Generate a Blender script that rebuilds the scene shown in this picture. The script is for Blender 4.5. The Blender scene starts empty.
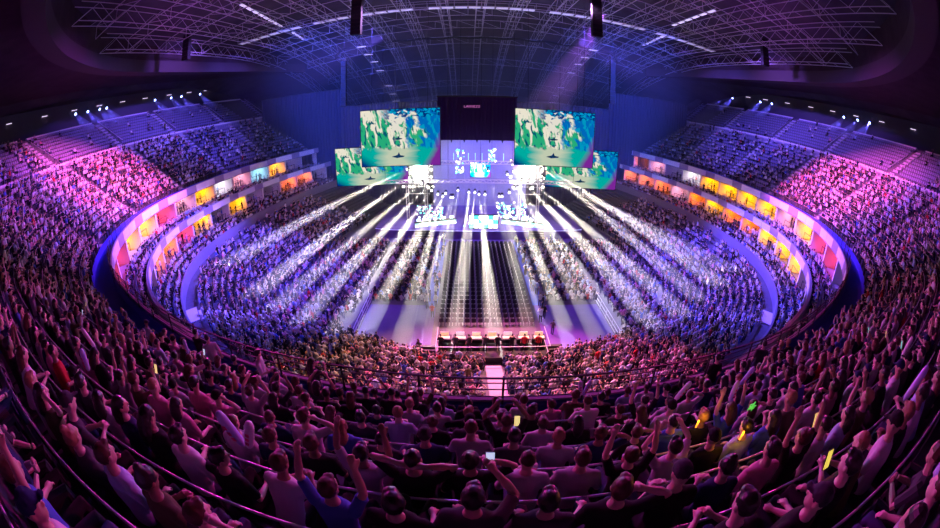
import bpy, math, random
import numpy as np
from mathutils import Vector, Matrix
SC = bpy.context.scene
COL = SC.collection
RNG = random.Random(7)
NR = np.random.RandomState(11)
pi = math.pi

# ------------------------------------------------------------------ camera, world, exposure
CAM = Vector((-2.0, 0.0, 20.5))
PITCH, ROLL, YAW, LENS = map(math.radians, (22.9, 0.4, 0.5, 0))
_X = Vector((math.cos(YAW), -math.sin(YAW), 0))
_F = Vector((math.sin(YAW) * math.cos(PITCH), math.cos(YAW) * math.cos(PITCH), -math.sin(PITCH)))
_U = _X.cross(_F)
_R2 = math.cos(ROLL) * _X + math.sin(ROLL) * _U
_U2 = -math.sin(ROLL) * _X + math.cos(ROLL) * _U
cd = bpy.data.cameras.new('camera')
cam = bpy.data.objects.new('camera', cd)
COL.objects.link(cam)
SC.camera = cam
cd.type = 'PANO'
cd.panorama_type = 'FISHEYE_EQUISOLID'
cd.fisheye_lens = 15.0
cd.fisheye_fov = pi
cd.sensor_width = 36.0
_M = Matrix((_R2, _U2, -_F)).transposed().to_4x4()
_M.translation = CAM
cam.matrix_world = _M

def proj(p):
    """arena point -> photograph pixel (used only to pick which seats lie inside the frame)"""
    d = (Vector(p) - CAM).normalized()
    x, y, z = d.dot(_R2), d.dot(_U2), d.dot(_F)
    th = math.acos(max(-1, min(1, z)))
    r = 2 * 15 * math.sin(th / 2) * 940 / 36
    h = math.hypot(x, y) or 1e-9
    return 470 + r * x / h, 264 - r * y / h

def ray(px, py):
    u, v = (px - 470) * 36 / 940, (264 - py) * 36 / 940
    r = math.hypot(u, v)
    th = 2 * math.asin(min(1, r / 30))
    s = math.sin(th) / max(r, 1e-9)
    return _R2 * (s * u) + _U2 * (s * v) + _F * math.cos(th)

def on_y(px, py, y):
    d = ray(px, py)
    return CAM + d * ((y - CAM.y) / d.y)

def on_z(px, py, z):
    d = ray(px, py)
    return CAM + d * ((z - CAM.z) / d.z)

W = bpy.data.worlds.new('hall')
SC.world = W
W.use_nodes = True
W.node_tree.nodes['Background'].inputs[0].default_value = (0.30, 0.10, 0.75, 1)
W.node_tree.nodes['Background'].inputs[1].default_value = 0.003
SC.view_settings.view_transform = 'Standard'
SC.view_settings.look = 'None'
SC.view_settings.gamma = 1.0
SC.view_settings.exposure = 0.0
SC.cycles.max_bounces = 4
SC.cycles.diffuse_bounces = 2
SC.cycles.glossy_bounces = 2
SC.cycles.transmission_bounces = 4
SC.cycles.volume_bounces = 0
SC.cycles.transparent_max_bounces = 24
SC.cycles.sample_clamp_indirect = 4.0

def spot(name, loc, aim, energy, color, angle, blend=0.5, size=0.3):
    l = bpy.data.lights.new(name, 'SPOT')
    l.energy = energy
    l.color = color
    l.spot_size = math.radians(angle)
    l.spot_blend = blend
    l.shadow_soft_size = size
    o = bpy.data.objects.new(name, l)
    COL.objects.link(o)
    o.location = loc
    o.rotation_mode = 'QUATERNION'
    o.rotation_quaternion = (Vector(loc) - Vector(aim)).to_track_quat('Z', 'Y')
    return o

MAG = (1.0, 0.10, 0.62)
PINK = (1.0, 0.22, 0.75)
VIO = (0.42, 0.12, 1.0)
BLUE = (0.10, 0.12, 1.0)
# house rig: magenta and pink wash on the flanks of the upper tier, blue from the opposite side
for sx in (-1, 1):
    spot('wash_light', (sx * 6, 54, 34), (sx * 53, 31, 15.5), 620000, (1.0, 0.12, 0.60), 31, 1.0, 0.5)
    spot('wash_light', (sx * 20, 22, 33), (sx * 52, 34, 16), 40000, (0.25, 0.12, 1.0), 60, 0.8, 0.5)
    spot('wash_light', (sx * 6, 58, 34), (sx * 44, 15, 16), 190000, (0.60, 0.10, 1.0), 38, 0.9, 0.5)
    # near block: magenta light from over the stage
    spot('wash_light', (sx * 34, 50, 27), (sx * 6, 2, 16.5), 54000, (1.0, 0.03, 0.60) if sx < 0 else (1.0, 0.03, 0.42), 48, 0.9, 0.5)
    # far upper tier and top block: blue
    spot('wash_light', (sx * 15, 62, 33), (sx * 54, 62, 22), 110000, (0.16, 0.10, 1.0), 46, 0.9, 0.5)
    spot('wash_light', (sx * 30, 45, 32.5), (sx * 62, 50, 26), 30000, (0.30, 0.12, 1.0), 60, 0.9, 0.5)
    # lower bowl: deep blue and violet from two sides
    spot('wash_light', (sx * 12, 56, 35), (sx * 30, 36, 2), 420000, (0.12, 0.07, 1.0), 56, 0.8, 0.5)
    spot('wash_light', (sx * 2, 24, 36), (sx * 28, 46, 2), 40000, (0.60, 0.15, 1.0), 60, 0.8, 0.5)
    # upper fascia and balconies: pale lilac
    spot('wash_light', (sx * 10, 40, 33), (sx * 40, 38, 10), 30000, (0.75, 0.35, 1.0), 46, 0.8, 0.5)
    # stage drapes
    spot('wash_light', (sx * 25, 60, 12), (sx * 36, 86, 20), 9000, (0.02, 0.08, 1.0), 100, 0.9, 0.5)
    # roof steel
    spot('wash_light', (sx * 28, 30, 22), (sx * 28, 42, 38), 4500, (0.60, 0.12, 0.75), 120, 0.9, 0.5)
    spot('wash_light', (sx * 12, 56, 22), (sx * 14, 66, 38), 5500, (0.25, 0.25, 1.0), 120, 0.9, 0.5)
spot('wash_light', (0, 57, 27), (0, 6, 15), 42000, (0.45, 0.10, 1.0), 50, 0.9, 0.5)
spot('wash_light', (0, 52, 34), (0, 44, 0), 30000, (0.30, 0.08, 1.0), 90, 0.8, 0.5)
# nearest lower tier: pink and amber
spot('wash_light', (-9, 44, 33), (2, 22, 2), 200000, (1.0, 0.14, 0.50), 38, 0.35, 0.4)
spot('wash_light', (9, 44, 33), (-2, 22, 2), 120000, (1.0, 0.42, 0.18), 38, 0.35, 0.4)

# ------------------------------------------------------------------ materials
MATS = {}
def mat(name, color, rough=0.75, metal=0.0, emit=None, strength=0.0, spec=0.3, noise=0.0, nscale=4.0):
    if name in MATS:
        return MATS[name]
    m = bpy.data.materials.new(name)
    m.use_nodes = True
    nt = m.node_tree
    b = nt.nodes['Principled BSDF']
    b.inputs['Base Color'].default_value = (*color, 1)
    b.inputs['Roughness'].default_value = rough
    b.inputs['Metallic'].default_value = metal
    b.inputs['Specular IOR Level'].default_value = spec
    if noise > 0:
        tc = nt.nodes.new('ShaderNodeTexCoord')
        n = nt.nodes.new('ShaderNodeTexNoise')
        n.inputs['Scale'].default_value = nscale
        n.inputs['Detail'].default_value = 4
        r = nt.nodes.new('ShaderNodeMapRange')
        r.inputs['To Min'].default_value = 1 - noise
        r.inputs['To Max'].default_value = 1 + noise
        mx = nt.nodes.new('ShaderNodeVectorMath')
        mx.operation = 'SCALE'
        mx.inputs[0].default_value = color
        nt.links.new(tc.outputs['Object'], n.inputs['Vector'])
        nt.links.new(n.outputs['Fac'], r.inputs['Value'])
        nt.links.new(r.outputs['Result'], mx.inputs['Scale'])
        nt.links.new(mx.outputs['Vector'], b.inputs['Base Color'])
    if emit:
        b.inputs['Emission Color'].default_value = (*emit, 1)
        b.inputs['Emission Strength'].default_value = strength
    MATS[name] = m
    return m

concrete = mat('concrete', (0.30, 0.30, 0.33), 0.85, noise=0.25, nscale=1.5)
concrete_dark = mat('dark_concrete', (0.11, 0.11, 0.13), 0.85, noise=0.25, nscale=1.5)
wall_white = mat('painted_white', (0.72, 0.70, 0.74), 0.6)
wall_grey = mat('painted_grey', (0.38, 0.36, 0.42), 0.7, noise=0.12, nscale=2)
black_paint = mat('black_paint', (0.015, 0.015, 0.018), 0.6)
steel = mat('painted_steel', (0.62, 0.60, 0.66), 0.4, 0.3)
steel_dark = mat('dark_steel', (0.05, 0.05, 0.055), 0.5, 0.3)
drape = mat('black_drape', (0.05, 0.05, 0.09), 0.95, noise=0.4, nscale=3)
deck_mat = mat('roof_deck', (0.07, 0.06, 0.08), 0.9, noise=0.5, nscale=0.35)
seat_plastic = mat('seat_plastic', (0.05, 0.05, 0.06), 0.5)
seat_blue = mat('blue_grey_seat', (0.22, 0.21, 0.34), 0.6)
rail_mat = mat('rail_metal', (0.75, 0.72, 0.8), 0.38, 0.35, spec=0.6)
carpet = mat('purple_carpet', (0.13, 0.09, 0.32), 0.95, noise=0.15, nscale=1)
lens_mat = mat('lamp_glass', (0.9, 0.9, 0.9), 0.3, emit=(1, 0.96, 0.86), strength=8)

# ------------------------------------------------------------------ mesh helper
class MB:
    def __init__(s):
        s.v, s.f, s.m, s.ms, s.smooth = [], [], [], [], []
    def _mi(s, m):
        if m not in s.ms:
            s.ms.append(m)
        return s.ms.index(m)
    def add(s, vs, fs, m=None, smooth=False):
        b = len(s.v)
        s.v.extend([tuple(v) for v in vs])
        k = s._mi(m)
        for f in fs:
            s.f.append(tuple(i + b for i in f))
            s.m.append(k)
            s.smooth.append(smooth)
        return s
    def box(s, c, d, m=None, rz=0.0):
        cx, cy, cz = c
        x, y, z = d[0] / 2, d[1] / 2, d[2] / 2
        ca, sa = math.cos(rz), math.sin(rz)
        vs = [(cx + a * x * ca - b * y * sa, cy + a * x * sa + b * y * ca, cz + e * z) for e in (-1, 1) for a, b in ((-1, -1), (1, -1), (1, 1), (-1, 1))]
        return s.add(vs, [(0, 3, 2, 1), (4, 5, 6, 7), (0, 1, 5, 4), (1, 2, 6, 5), (2, 3, 7, 6), (3, 0, 4, 7)], m)
    def bar(s, a, b, w, m=None, n=4, w2=None):
        a, b = Vector(a), Vector(b)
        d = b - a
        if d.length < 1e-6:
            return s
        q = d.to_track_quat('Z', 'Y')
        w2 = w if w2 is None else w2
        vs = []
        for p, r in ((a, w), (b, w2)):
            for i in range(n):
                t = 2 * pi * (i + 0.5) / n
                vs.append(p + q @ Vector((math.cos(t) * r, math.sin(t) * r, 0)))
        fs = [(i, (i + 1) % n, n + (i + 1) % n, n + i) for i in range(n)] + [tuple(range(n))[::-1], tuple(range(n, 2 * n))]
        return s.add(vs, fs, m, n > 5)
    def loft(s, rings, m=None, closed=True, smooth=True):
        n = len(rings[0])
        vs = [p for r in rings for p in r]
        fs = []
        for k in range(len(rings) - 1):
            for i in range(n if closed else n - 1):
                j = (i + 1) % n
                fs.append((k * n + i, k * n + j, (k + 1) * n + j, (k + 1) * n + i))
        if closed:
            fs.append(tuple(range(n))[::-1])
            fs.append(tuple((len(rings) - 1) * n + i for i in range(n)))
        return s.add(vs, fs, m, smooth)
    def tube(s, pts, radii, n=8, m=None):
        pts = [Vector(p) for p in pts]
        rings = []
        prev = None
        for i, p in enumerate(pts):
            d = (pts[min(i + 1, len(pts) - 1)] - pts[max(i - 1, 0)]).normalized()
            if prev is None:
                a = d.orthogonal().normalized()
            else:
                a = (prev - d * prev.dot(d)).normalized()
            prev = a
            b = d.cross(a)
            r = radii[i] if isinstance(radii, (list, tuple)) else radii
            rings.append([p + (a * math.cos(2 * pi * k / n) + b * math.sin(2 * pi * k / n)) * r for k in range(n)])
        return s.loft(rings, m)
    def ell(s, c, r, m=None, n=10, k=7, rot=None):
        c = Vector(c)
        vs = [Vector((0, 0, 1))]
        for i in range(1, k):
            t = pi * i / k
            for j in range(n):
                u = 2 * pi * j / n
                vs.append(Vector((math.sin(t) * math.cos(u), math.sin(t) * math.sin(u), math.cos(t))))
        vs.append(Vector((0, 0, -1)))
        vs = [Vector((v.x * r[0], v.y * r[1], v.z * r[2])) for v in vs]
        if rot:
            vs = [rot @ v for v in vs]
        vs = [c + v for v in vs]
        fs = [(0, 1 + j, 1 + (j + 1) % n) for j in range(n)]
        for i in range(k - 2):
            for j in range(n):
                a = 1 + i * n
                fs.append((a + j, a + n + j, a + n + (j + 1) % n, a + (j + 1) % n))
        a = 1 + (k - 2) * n
        fs += [(a + j, len(vs) - 1, a + (j + 1) % n) for j in range(n)]
        return s.add(vs, fs, m, True)
    def mesh(s, name):
        me = bpy.data.meshes.new(name)
        me.from_pydata(s.v, [], s.f)
        for m in s.ms:
            if m is not None:
                me.materials.append(m)
        me.polygons.foreach_set('material_index', s.m)
        me.polygons.foreach_set('use_smooth', s.smooth)
        me.update()
        return me
    def build(s, name, parent=None, loc=None):
        o = bpy.data.objects.new(name, s.mesh(name))
        COL.objects.link(o)
        if parent:
            o.parent = parent
        if loc:
            o.location = loc
        return o

def tag(o, label=None, cat=None, group=None, kind=None):
    if label: o['label'] = label
    if cat: o['category'] = cat
    if group: o['group'] = group
    if kind: o['kind'] = kind
    return o
def empty(name, loc=(0, 0, 0), rz=0.0):
    o = bpy.data.objects.new(name, None)
    COL.objects.link(o)
    o.location = loc
    o.rotation_euler = (0, 0, rz)
    o.empty_display_size = 0.1
    return o
def struct(o):
    o['kind'] = 'structure'
    return o
ORD = ['', 'first', 'second', 'third', 'fourth', 'fifth', 'sixth', 'seventh', 'eighth', 'ninth', 'tenth', 'eleventh', 'twelfth', 'thirteenth', 'fourteenth', 'fifteenth', 'sixteenth', 'seventeenth', 'eighteenth', 'nineteenth', 'twentieth']
def ordn(n):
    if n < len(ORD): return ORD[n]
    t = {2: 'twenty', 3: 'thirty', 4: 'forty', 5: 'fifty', 6: 'sixty'}[min(6, n // 10)]
    return (t + '-' + ORD[n % 10]) if n % 10 else {2: 'twentieth', 3: 'thirtieth', 4: 'fortieth', 5: 'fiftieth', 6: 'sixtieth'}[min(6, n // 10)]

# ------------------------------------------------------------------ plan of the bowl
HALF = [(0, 7.7), (4, 7.9), (7, 8.3), (10.5, 9), (14, 10.2), (19, 12.2), (26, 15.8), (32, 20.7), (36, 25.5), (39.5, 31.5), (41.5, 38), (42.3, 46), (42.2, 54), (41.4, 62), (39.6, 70), (37.5, 78), (35, 86)]
CP = [Vector((-x, y)) for x, y in HALF[:0:-1]] + [Vector(p) for p in HALF]
def _cr(p0, p1, p2, p3, t):
    return 0.5 * ((2 * p1) + (p2 - p0) * t + (2 * p0 - 5 * p1 + 4 * p2 - p3) * t * t + (3 * p1 - p0 - 3 * p2 + p3) * t ** 3)
_d = []
for i in range(len(CP) - 1):
    for k in range(20):
        _d.append(_cr(CP[max(i - 1, 0)], CP[i], CP[i + 1], CP[min(i + 2, len(CP) - 1)], k / 20))
_d.append(CP[-1])
_A = np.array([(p.x, p.y) for p in _d])
_L = np.concatenate([[0], np.cumsum(np.hypot(*np.diff(_A, axis=0).T))])
SMAX = _L[-1] / 2
_L -= SMAX
_SG = np.arange(-SMAX, SMAX, 0.1)
_PX, _PY = np.interp(_SG, _L, _A[:, 0]), np.interp(_SG, _L, _A[:, 1])
_k = np.ones(61) / 61
def _sm(a):
    p = np.concatenate([2 * a[0] - a[1:31][::-1], a, 2 * a[-1] - a[-31:-1][::-1]])
    return np.convolve(p, _k, 'valid')
_SX, _SY = _sm(_PX), _sm(_PY)
_TX, _TY = np.gradient(_SX), np.gradient(_SY)
_TX, _TY = _sm(_TX), _sm(_TY)
_n = np.hypot(_TX, _TY)
_TX, _TY = _TX / _n, _TY / _n
_NX, _NY = _TY, -_TX          # outward
def sh(s):
    t = np.clip((np.abs(s) - 9) / 14, 0, 1)
    return 1.2 * t * t * (3 - 2 * t)
def O(s, o):
    """arena x, y at arc position s and outward offset o (rows of the upper tier start further out on the flanks)"""
    s = np.asarray(s, float)
    oo = o + np.where(np.asarray(o) > 0.6, sh(s), 0)
    x, y = np.interp(s, _SG, _SX), np.interp(s, _SG, _SY)
    nx, ny = np.interp(s, _SG, _NX), np.interp(s, _SG, _NY)
    return x + nx * oo, y + ny * oo
def NRM(s):
    nx, ny = np.interp(s, _SG, _NX), np.interp(s, _SG, _NY)
    return nx, ny
def sweep(mb, prof, s0, s1, ds=1.2, m=None, closed=False, smooth=False):
    n = max(2, int(abs(s1 - s0) / ds) + 1)
    ss = np.linspace(s0, s1, n)
    k = len(prof)
    vs = []
    cols = [O(ss, o) for o, z in prof]
    for i in range(n):
        for j, (o, z) in enumerate(prof):
            vs.append((float(cols[j][0][i]), float(cols[j][1][i]), z))
    fs = []
    for i in range(n - 1):
        for j in range(k if closed else k - 1):
            jj = (j + 1) % k
            fs.append((i * k + j, (i + 1) * k + j, (i + 1) * k + jj, i * k + jj))
    if closed:
        fs.append(tuple(range(k)))
        fs.append(tuple((n - 1) * k + i for i in range(k))[::-1])
    return mb.add(vs, fs, m, smooth)
def along(o, spacing, s0, s1):
    """arc positions s whose offset points are 'spacing' apart"""
    ss = np.arange(s0, s1, 0.1)
    x, y = O(ss, o)
    L = np.concatenate([[0], np.cumsum(np.hypot(np.diff(x), np.diff(y)))])
    t = np.arange(spacing / 2, L[-1], spacing)
    return np.interp(t, L, ss)
SE = SMAX - 1.0
AISLES = [13 + 12.5 * i for i in range(8)]
def in_aisle(s, w=0.62):
    return any(abs(abs(s) - a) < w for a in AISLES)

# ------------------------------------------------------------------ setting: floor, tiers, walls
def O_row(k): return 1.35 + 0.86 * k
def F_row(k): return 12.16 + 0.7 * O_row(k)
NROW = 14
def U_row(j): return 22.2 + 0.60 * j
def OU_row(j): return 15.7 + 0.85 * j
NUP = 9
def L_row(j): return 4.3 - 0.31 * j
def OL_row(j): return -7.2 - 0.85 * j
NLOW = 14

mb = MB()
mb.add([(-50, 5, 0), (50, 5, 0), (50, 126, 0), (-50, 126, 0)], [(0, 1, 2, 3)], mat('hall_floor', (0.10, 0.09, 0.12), 0.7, noise=0.2))
struct(mb.build('floor'))
prof = [(0.15, 12.5), (0.66, 12.5)]
for k in range(NROW):
    a = O_row(k) - 0.70
    prof += [(a, F_row(k)), (a + 0.86, F_row(k))]
prof += [(13.2, F_row(NROW - 1))]
mb = MB(); sweep(mb, prof, -SE, SE, m=concrete_dark)
struct(mb.build('floor_upper_tier'))
mb = MB(); sweep(mb, [(0, 12.1), (0, 13.2), (0.15, 13.2), (0.15, 12.5)], -SE, SE, m=mat('parapet_lit_blue', (0.04, 0.04, 0.30), 0.7))  # blue light on the parapet back put into its colour
struct(mb.build('wall_parapet'))
# walkway behind the parapet, the blue light on it put into the paint
mb = MB(); sweep(mb, [(0.15, 12.52), (0.64, 12.52)], -SE, SE, m=mat('walkway_lit_blue', (0.05, 0.06, 0.50), 0.7, noise=0.1))
sweep(mb, [(0.64, 12.52), (0.64, F_row(0))], -SE, SE, m=mat('walkway_lit_blue', (0.05, 0.06, 0.50)))
struct(mb.build('floor_walkway'))
# cross aisle between the two blocks of the upper tier
mb = MB(); sweep(mb, [(13.2, F_row(NROW - 1)), (13.2, 22.05), (13.5, 22.05), (13.5, 21.5), (15.0, 21.5), (15.0, U_row(0))], -SE, SE, m=wall_grey)
struct(mb.build('wall_cross_aisle'))
prof = []
for j in range(NUP):
    a = OU_row(j) - 0.7
    prof += [(a, U_row(j)), (a + 0.85, U_row(j))]
mb = MB(); sweep(mb, prof, -SE, SE, m=concrete_dark)
struct(mb.build('floor_top_block'))
mb = MB(); sweep(mb, [(23.5, 27.0), (23.5, 27.95), (23.8, 27.95), (23.8, 27.2), (27.3, 27.2), (27.3, 33.0)], -SE, SE, m=mat('back_wall', (0.10, 0.09, 0.12), 0.9))
struct(mb.build('wall_back'))
# lower levels
mb = MB(); sweep(mb, [(4.0, 12.2), (4.0, 9.5), (0.0, 9.5), (0, 9.2), (-1.3, 9.2), (-1.3, 8.95), (-2.65, 8.95)], -SE, SE, m=concrete)
sweep(mb, [(4.0, 12.2), (0.0, 12.2), (0, 12.1)], -SE, SE, m=concrete_dark)
struct(mb.build('floor_balcony'))
mb = MB(); sweep(mb, [(1.2, 8.9), (1.2, 6.3), (-2.6, 6.3), (-2.6, 5.9), (-3.4, 5.9), (-3.4, 5.5), (-4.3, 5.5), (-4.3, 5.1), (-5.3, 5.1)], -SE, SE, m=concrete_dark)
sweep(mb, [(1.2, 8.9), (-2.65, 8.9)], -SE, SE, m=concrete_dark)
struct(mb.build('floor_lower_balcony'))
mb = MB(); sweep(mb, [(-5.3, 5.1), (-5.3, 5.95), (-5.5, 5.95), (-5.5, 4.55)], -SE, SE, m=mat('ring_paint', (0.20, 0.18, 0.24), 0.7))
struct(mb.build('wall_lower_ring'))
prof = [(-5.5, 4.55), (-6.4, 4.55)]
for j in range(NLOW):
    a = OL_row(j)
    prof += [(a + 0.55, L_row(j)), (a - 0.3, L_row(j))]
prof += [(prof[-1][0], 0.0)]
mb = MB(); sweep(mb, prof, -SE, SE, m=concrete_dark)
struct(mb.build('floor_lower_bowl'))
# pale panelled bands round the bowl: alternating white and darker lilac panels, one ring each
def band(name, o, z0, z1, label):
    mb = MB()
    s, i = -SE, 0
    pale, mid = mat('band_white', (0.80, 0.74, 0.82), 0.5), mat('band_lilac', (0.36, 0.28, 0.42), 0.5)
    while s < SE - 0.5:
        e = min(s + 2.6, SE)
        sweep(mb, [(o, z0), (o, z1), (o - 0.08, z1), (o - 0.08, z0)], s + 0.03, e - 0.03, 0.9, pale if i % 3 else mid, closed=True)
        s, i = e, i + 1
    sweep(mb, [(o - 0.12, z1 + 0.08), (o + 0.02, z1 + 0.08), (o + 0.02, z1), (o - 0.12, z1)], -SE, SE, 1.0, wall_grey, closed=True)
    return struct(mb.build(name))
band('trim_1', -0.02, 12.2, 13.2, '')
mb = MB(); sweep(mb, [(-2.65, 8.9), (-2.65, 9.9), (-2.8, 9.9), (-2.8, 8.9)], -SE, SE, m=wall_grey, closed=True)
struct(mb.build('wall_balcony_front'))
band('trim_2', -2.82, 8.95, 9.85, '')
mb = MB(); sweep(mb, [(13.1, 21.9), (13.45, 21.9), (13.45, 22.2), (13.1, 22.2)], -SE, SE, m=wall_white, closed=True)
struct(mb.build('trim_3'))
# top block borders: pale kerb along the upper edge of each seating block
mb = MB()
for a, b in zip([-SE] + [-x for x in AISLES[::-1]] + AISLES, [-x for x in AISLES[::-1]] + AISLES + [SE]):
    if b - a > 3:
        sweep(mb, [(23.1, 27.8), (23.5, 27.8), (23.5, 28.1), (23.1, 28.1)], a + 0.7, b - 0.7, m=wall_white, closed=True)
struct(mb.build('trim_4'))

# far end
mb = MB()
mb.add([(-60, 125, 0), (60, 125, 0), (60, 125, 40), (-60, 125, 40)], [(0, 1, 2, 3)], drape)
struct(mb.build('wall_end'))

# roof
mb = MB()
def roofz(x, y=0.0): return 40.5 - 0.0022 * x * x - 0.0036 * max(0.0, y - 60) ** 2
xs = np.linspace(-62, 62, 25)
vs, fs = [], []
ys = [-12, 20, 40, 60, 70, 80, 90, 100, 110, 118, 125]
for y in ys:
    for x in xs: vs.append((x, y, roofz(x, y)))
for j in range(len(ys) - 1):
    for i in range(24): fs.append((j * 25 + i, j * 25 + i + 1, j * 25 + 26 + i, j * 25 + 25 + i))
mb.add(vs, fs, deck_mat)
struct(mb.build('ceiling'))
mb = MB(); sweep(mb, [(28, 33.0), (12, 32.6), (4, 32.4), (3.2, 32.6), (3.2, 37.0)], -SE, SE, m=mat('lower_ceiling', (0.05, 0.03, 0.04), 0.9, noise=0.5, nscale=0.6))
struct(mb.build('ceiling_lower'))
mb = MB(); sweep(mb, [(3.0, 31.6), (5.0, 31.6), (5.0, 33.4), (3.0, 33.4)], -SE, SE, m=mat('ring_cladding', (0.07, 0.05, 0.06), 0.8), closed=True)
struct(mb.build('beam_ring'))

# ------------------------------------------------------------------ drapes and stage
def folded(mb, x0, x1, y, z0, z1, m, amp=0.12, step=0.35):
    n = max(2, int((x1 - x0) / step))
    vs = []
    for i in range(n + 1):
        x = x0 + (x1 - x0) * i / n
        yy = y + (amp if i % 2 else -amp)
        vs += [(x, yy, z0), (x, yy, z1)]
    return mb.add(vs, [(2 * i, 2 * i + 2, 2 * i + 3, 2 * i + 1) for i in range(n)], m)
for (x0, x1, nm) in ((-50, -29, 'outermost black stage drape beside the red suites'), (29, 50, 'outermost black stage drape beside the orange suites')):
    d = empty('stage_drape', ((x0 + x1) / 2, 84, 0))
    tag(d, nm, 'curtain', 'black drapes closing off the stage end')
    folded(MB(), x0 - (x0 + x1) / 2, x1 - (x0 + x1) / 2, 0, 0.0, 26.0, drape).build('cloth', d)
    MB().bar((x0 - (x0 + x1) / 2, 0, 26.1), (x1 - (x0 + x1) / 2, 0, 26.1), 0.12, steel_dark, 8).build('batten', d)
for (x0, x1, nm) in ((-29, -5, 'wide blue-lit drape behind the screen by the red suites'), (5.5, 29, 'wide blue-lit drape behind the screen by the orange suites')):
    d = empty('stage_drape', ((x0 + x1) / 2, 82, 0))
    tag(d, nm, 'curtain', 'black drapes closing off the stage end')
    folded(MB(), x0 - (x0 + x1) / 2, x1 - (x0 + x1) / 2, 0, 0.0, 22.0, drape).build('cloth', d)
    MB().bar((x0 - (x0 + x1) / 2, 0, 22.1), (x1 - (x0 + x1) / 2, 0, 22.1), 0.12, steel_dark, 8).build('batten', d)

# header drape hung over the stage, scalloped lower edge
d = empty('header_drape', (-0.5, 62, 15.0))
tag(d, 'dark purple header drape hung between the two big screens', 'curtain')
folded(MB(), -6.2, 6.2, 0, 0.4, 7.4, mat('purple_drape', (0.045, 0.025, 0.10), 0.95), 0.03, 0.3).build('cloth', d)
for i in range(7):
    x = -6 + 2 * i
    MB().bar((x, 0, 0.4), (x, 0, 0.0), 0.16, drape, 6, 0.05).build('weight', d)
MB().bar((-6.3, 0, 7.5), (6.3, 0, 7.5), 0.12, steel_dark, 8).build('batten', d)

def pixel_font(parent, text, x0, z0, h, y, m):
    G = {'L': '10001000100010001111', 'A': '01101001111110011001', 'N': '10011101101110011001', 'X': '10010110011001101001', 'E': '11111000111010001111', 'S': '01111000011000011110'}
    c = h / 5
    for k, ch in enumerate(text):
        mb = MB()
        for i, b in enumerate(G[ch]):
            if b == '1':
                mb.box((x0 + (k * 5 + i % 4 + 0.5) * c, y, z0 + h - (i // 4 + 0.5) * c), (c * 0.96, 0.05, c * 0.96), m)
        mb.build('letter', parent)
sg = empty('lettered_sign', on_y(464, 107.5, 61.3))
tag(sg, 'small pink lettered sign on the header drape above the stage', 'sign')
pixel_font(sg, 'LANXESS', 0.0, 0.0, 0.36, -0.1, mat('sign_letters', (0.7, 0.3, 0.6), 0.5, emit=(0.9, 0.25, 0.7), strength=0.5))
MB().box((1.2, 0.0, 0.18), (3.0, 0.12, 0.6), mat('sign_board', (0.05, 0.03, 0.10), 0.8)).build('board', sg)
MB().bar((1.2, 0, 0.48), (1.2, 0, 2.6), 0.03, steel_dark).build('hanger', sg)

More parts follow.
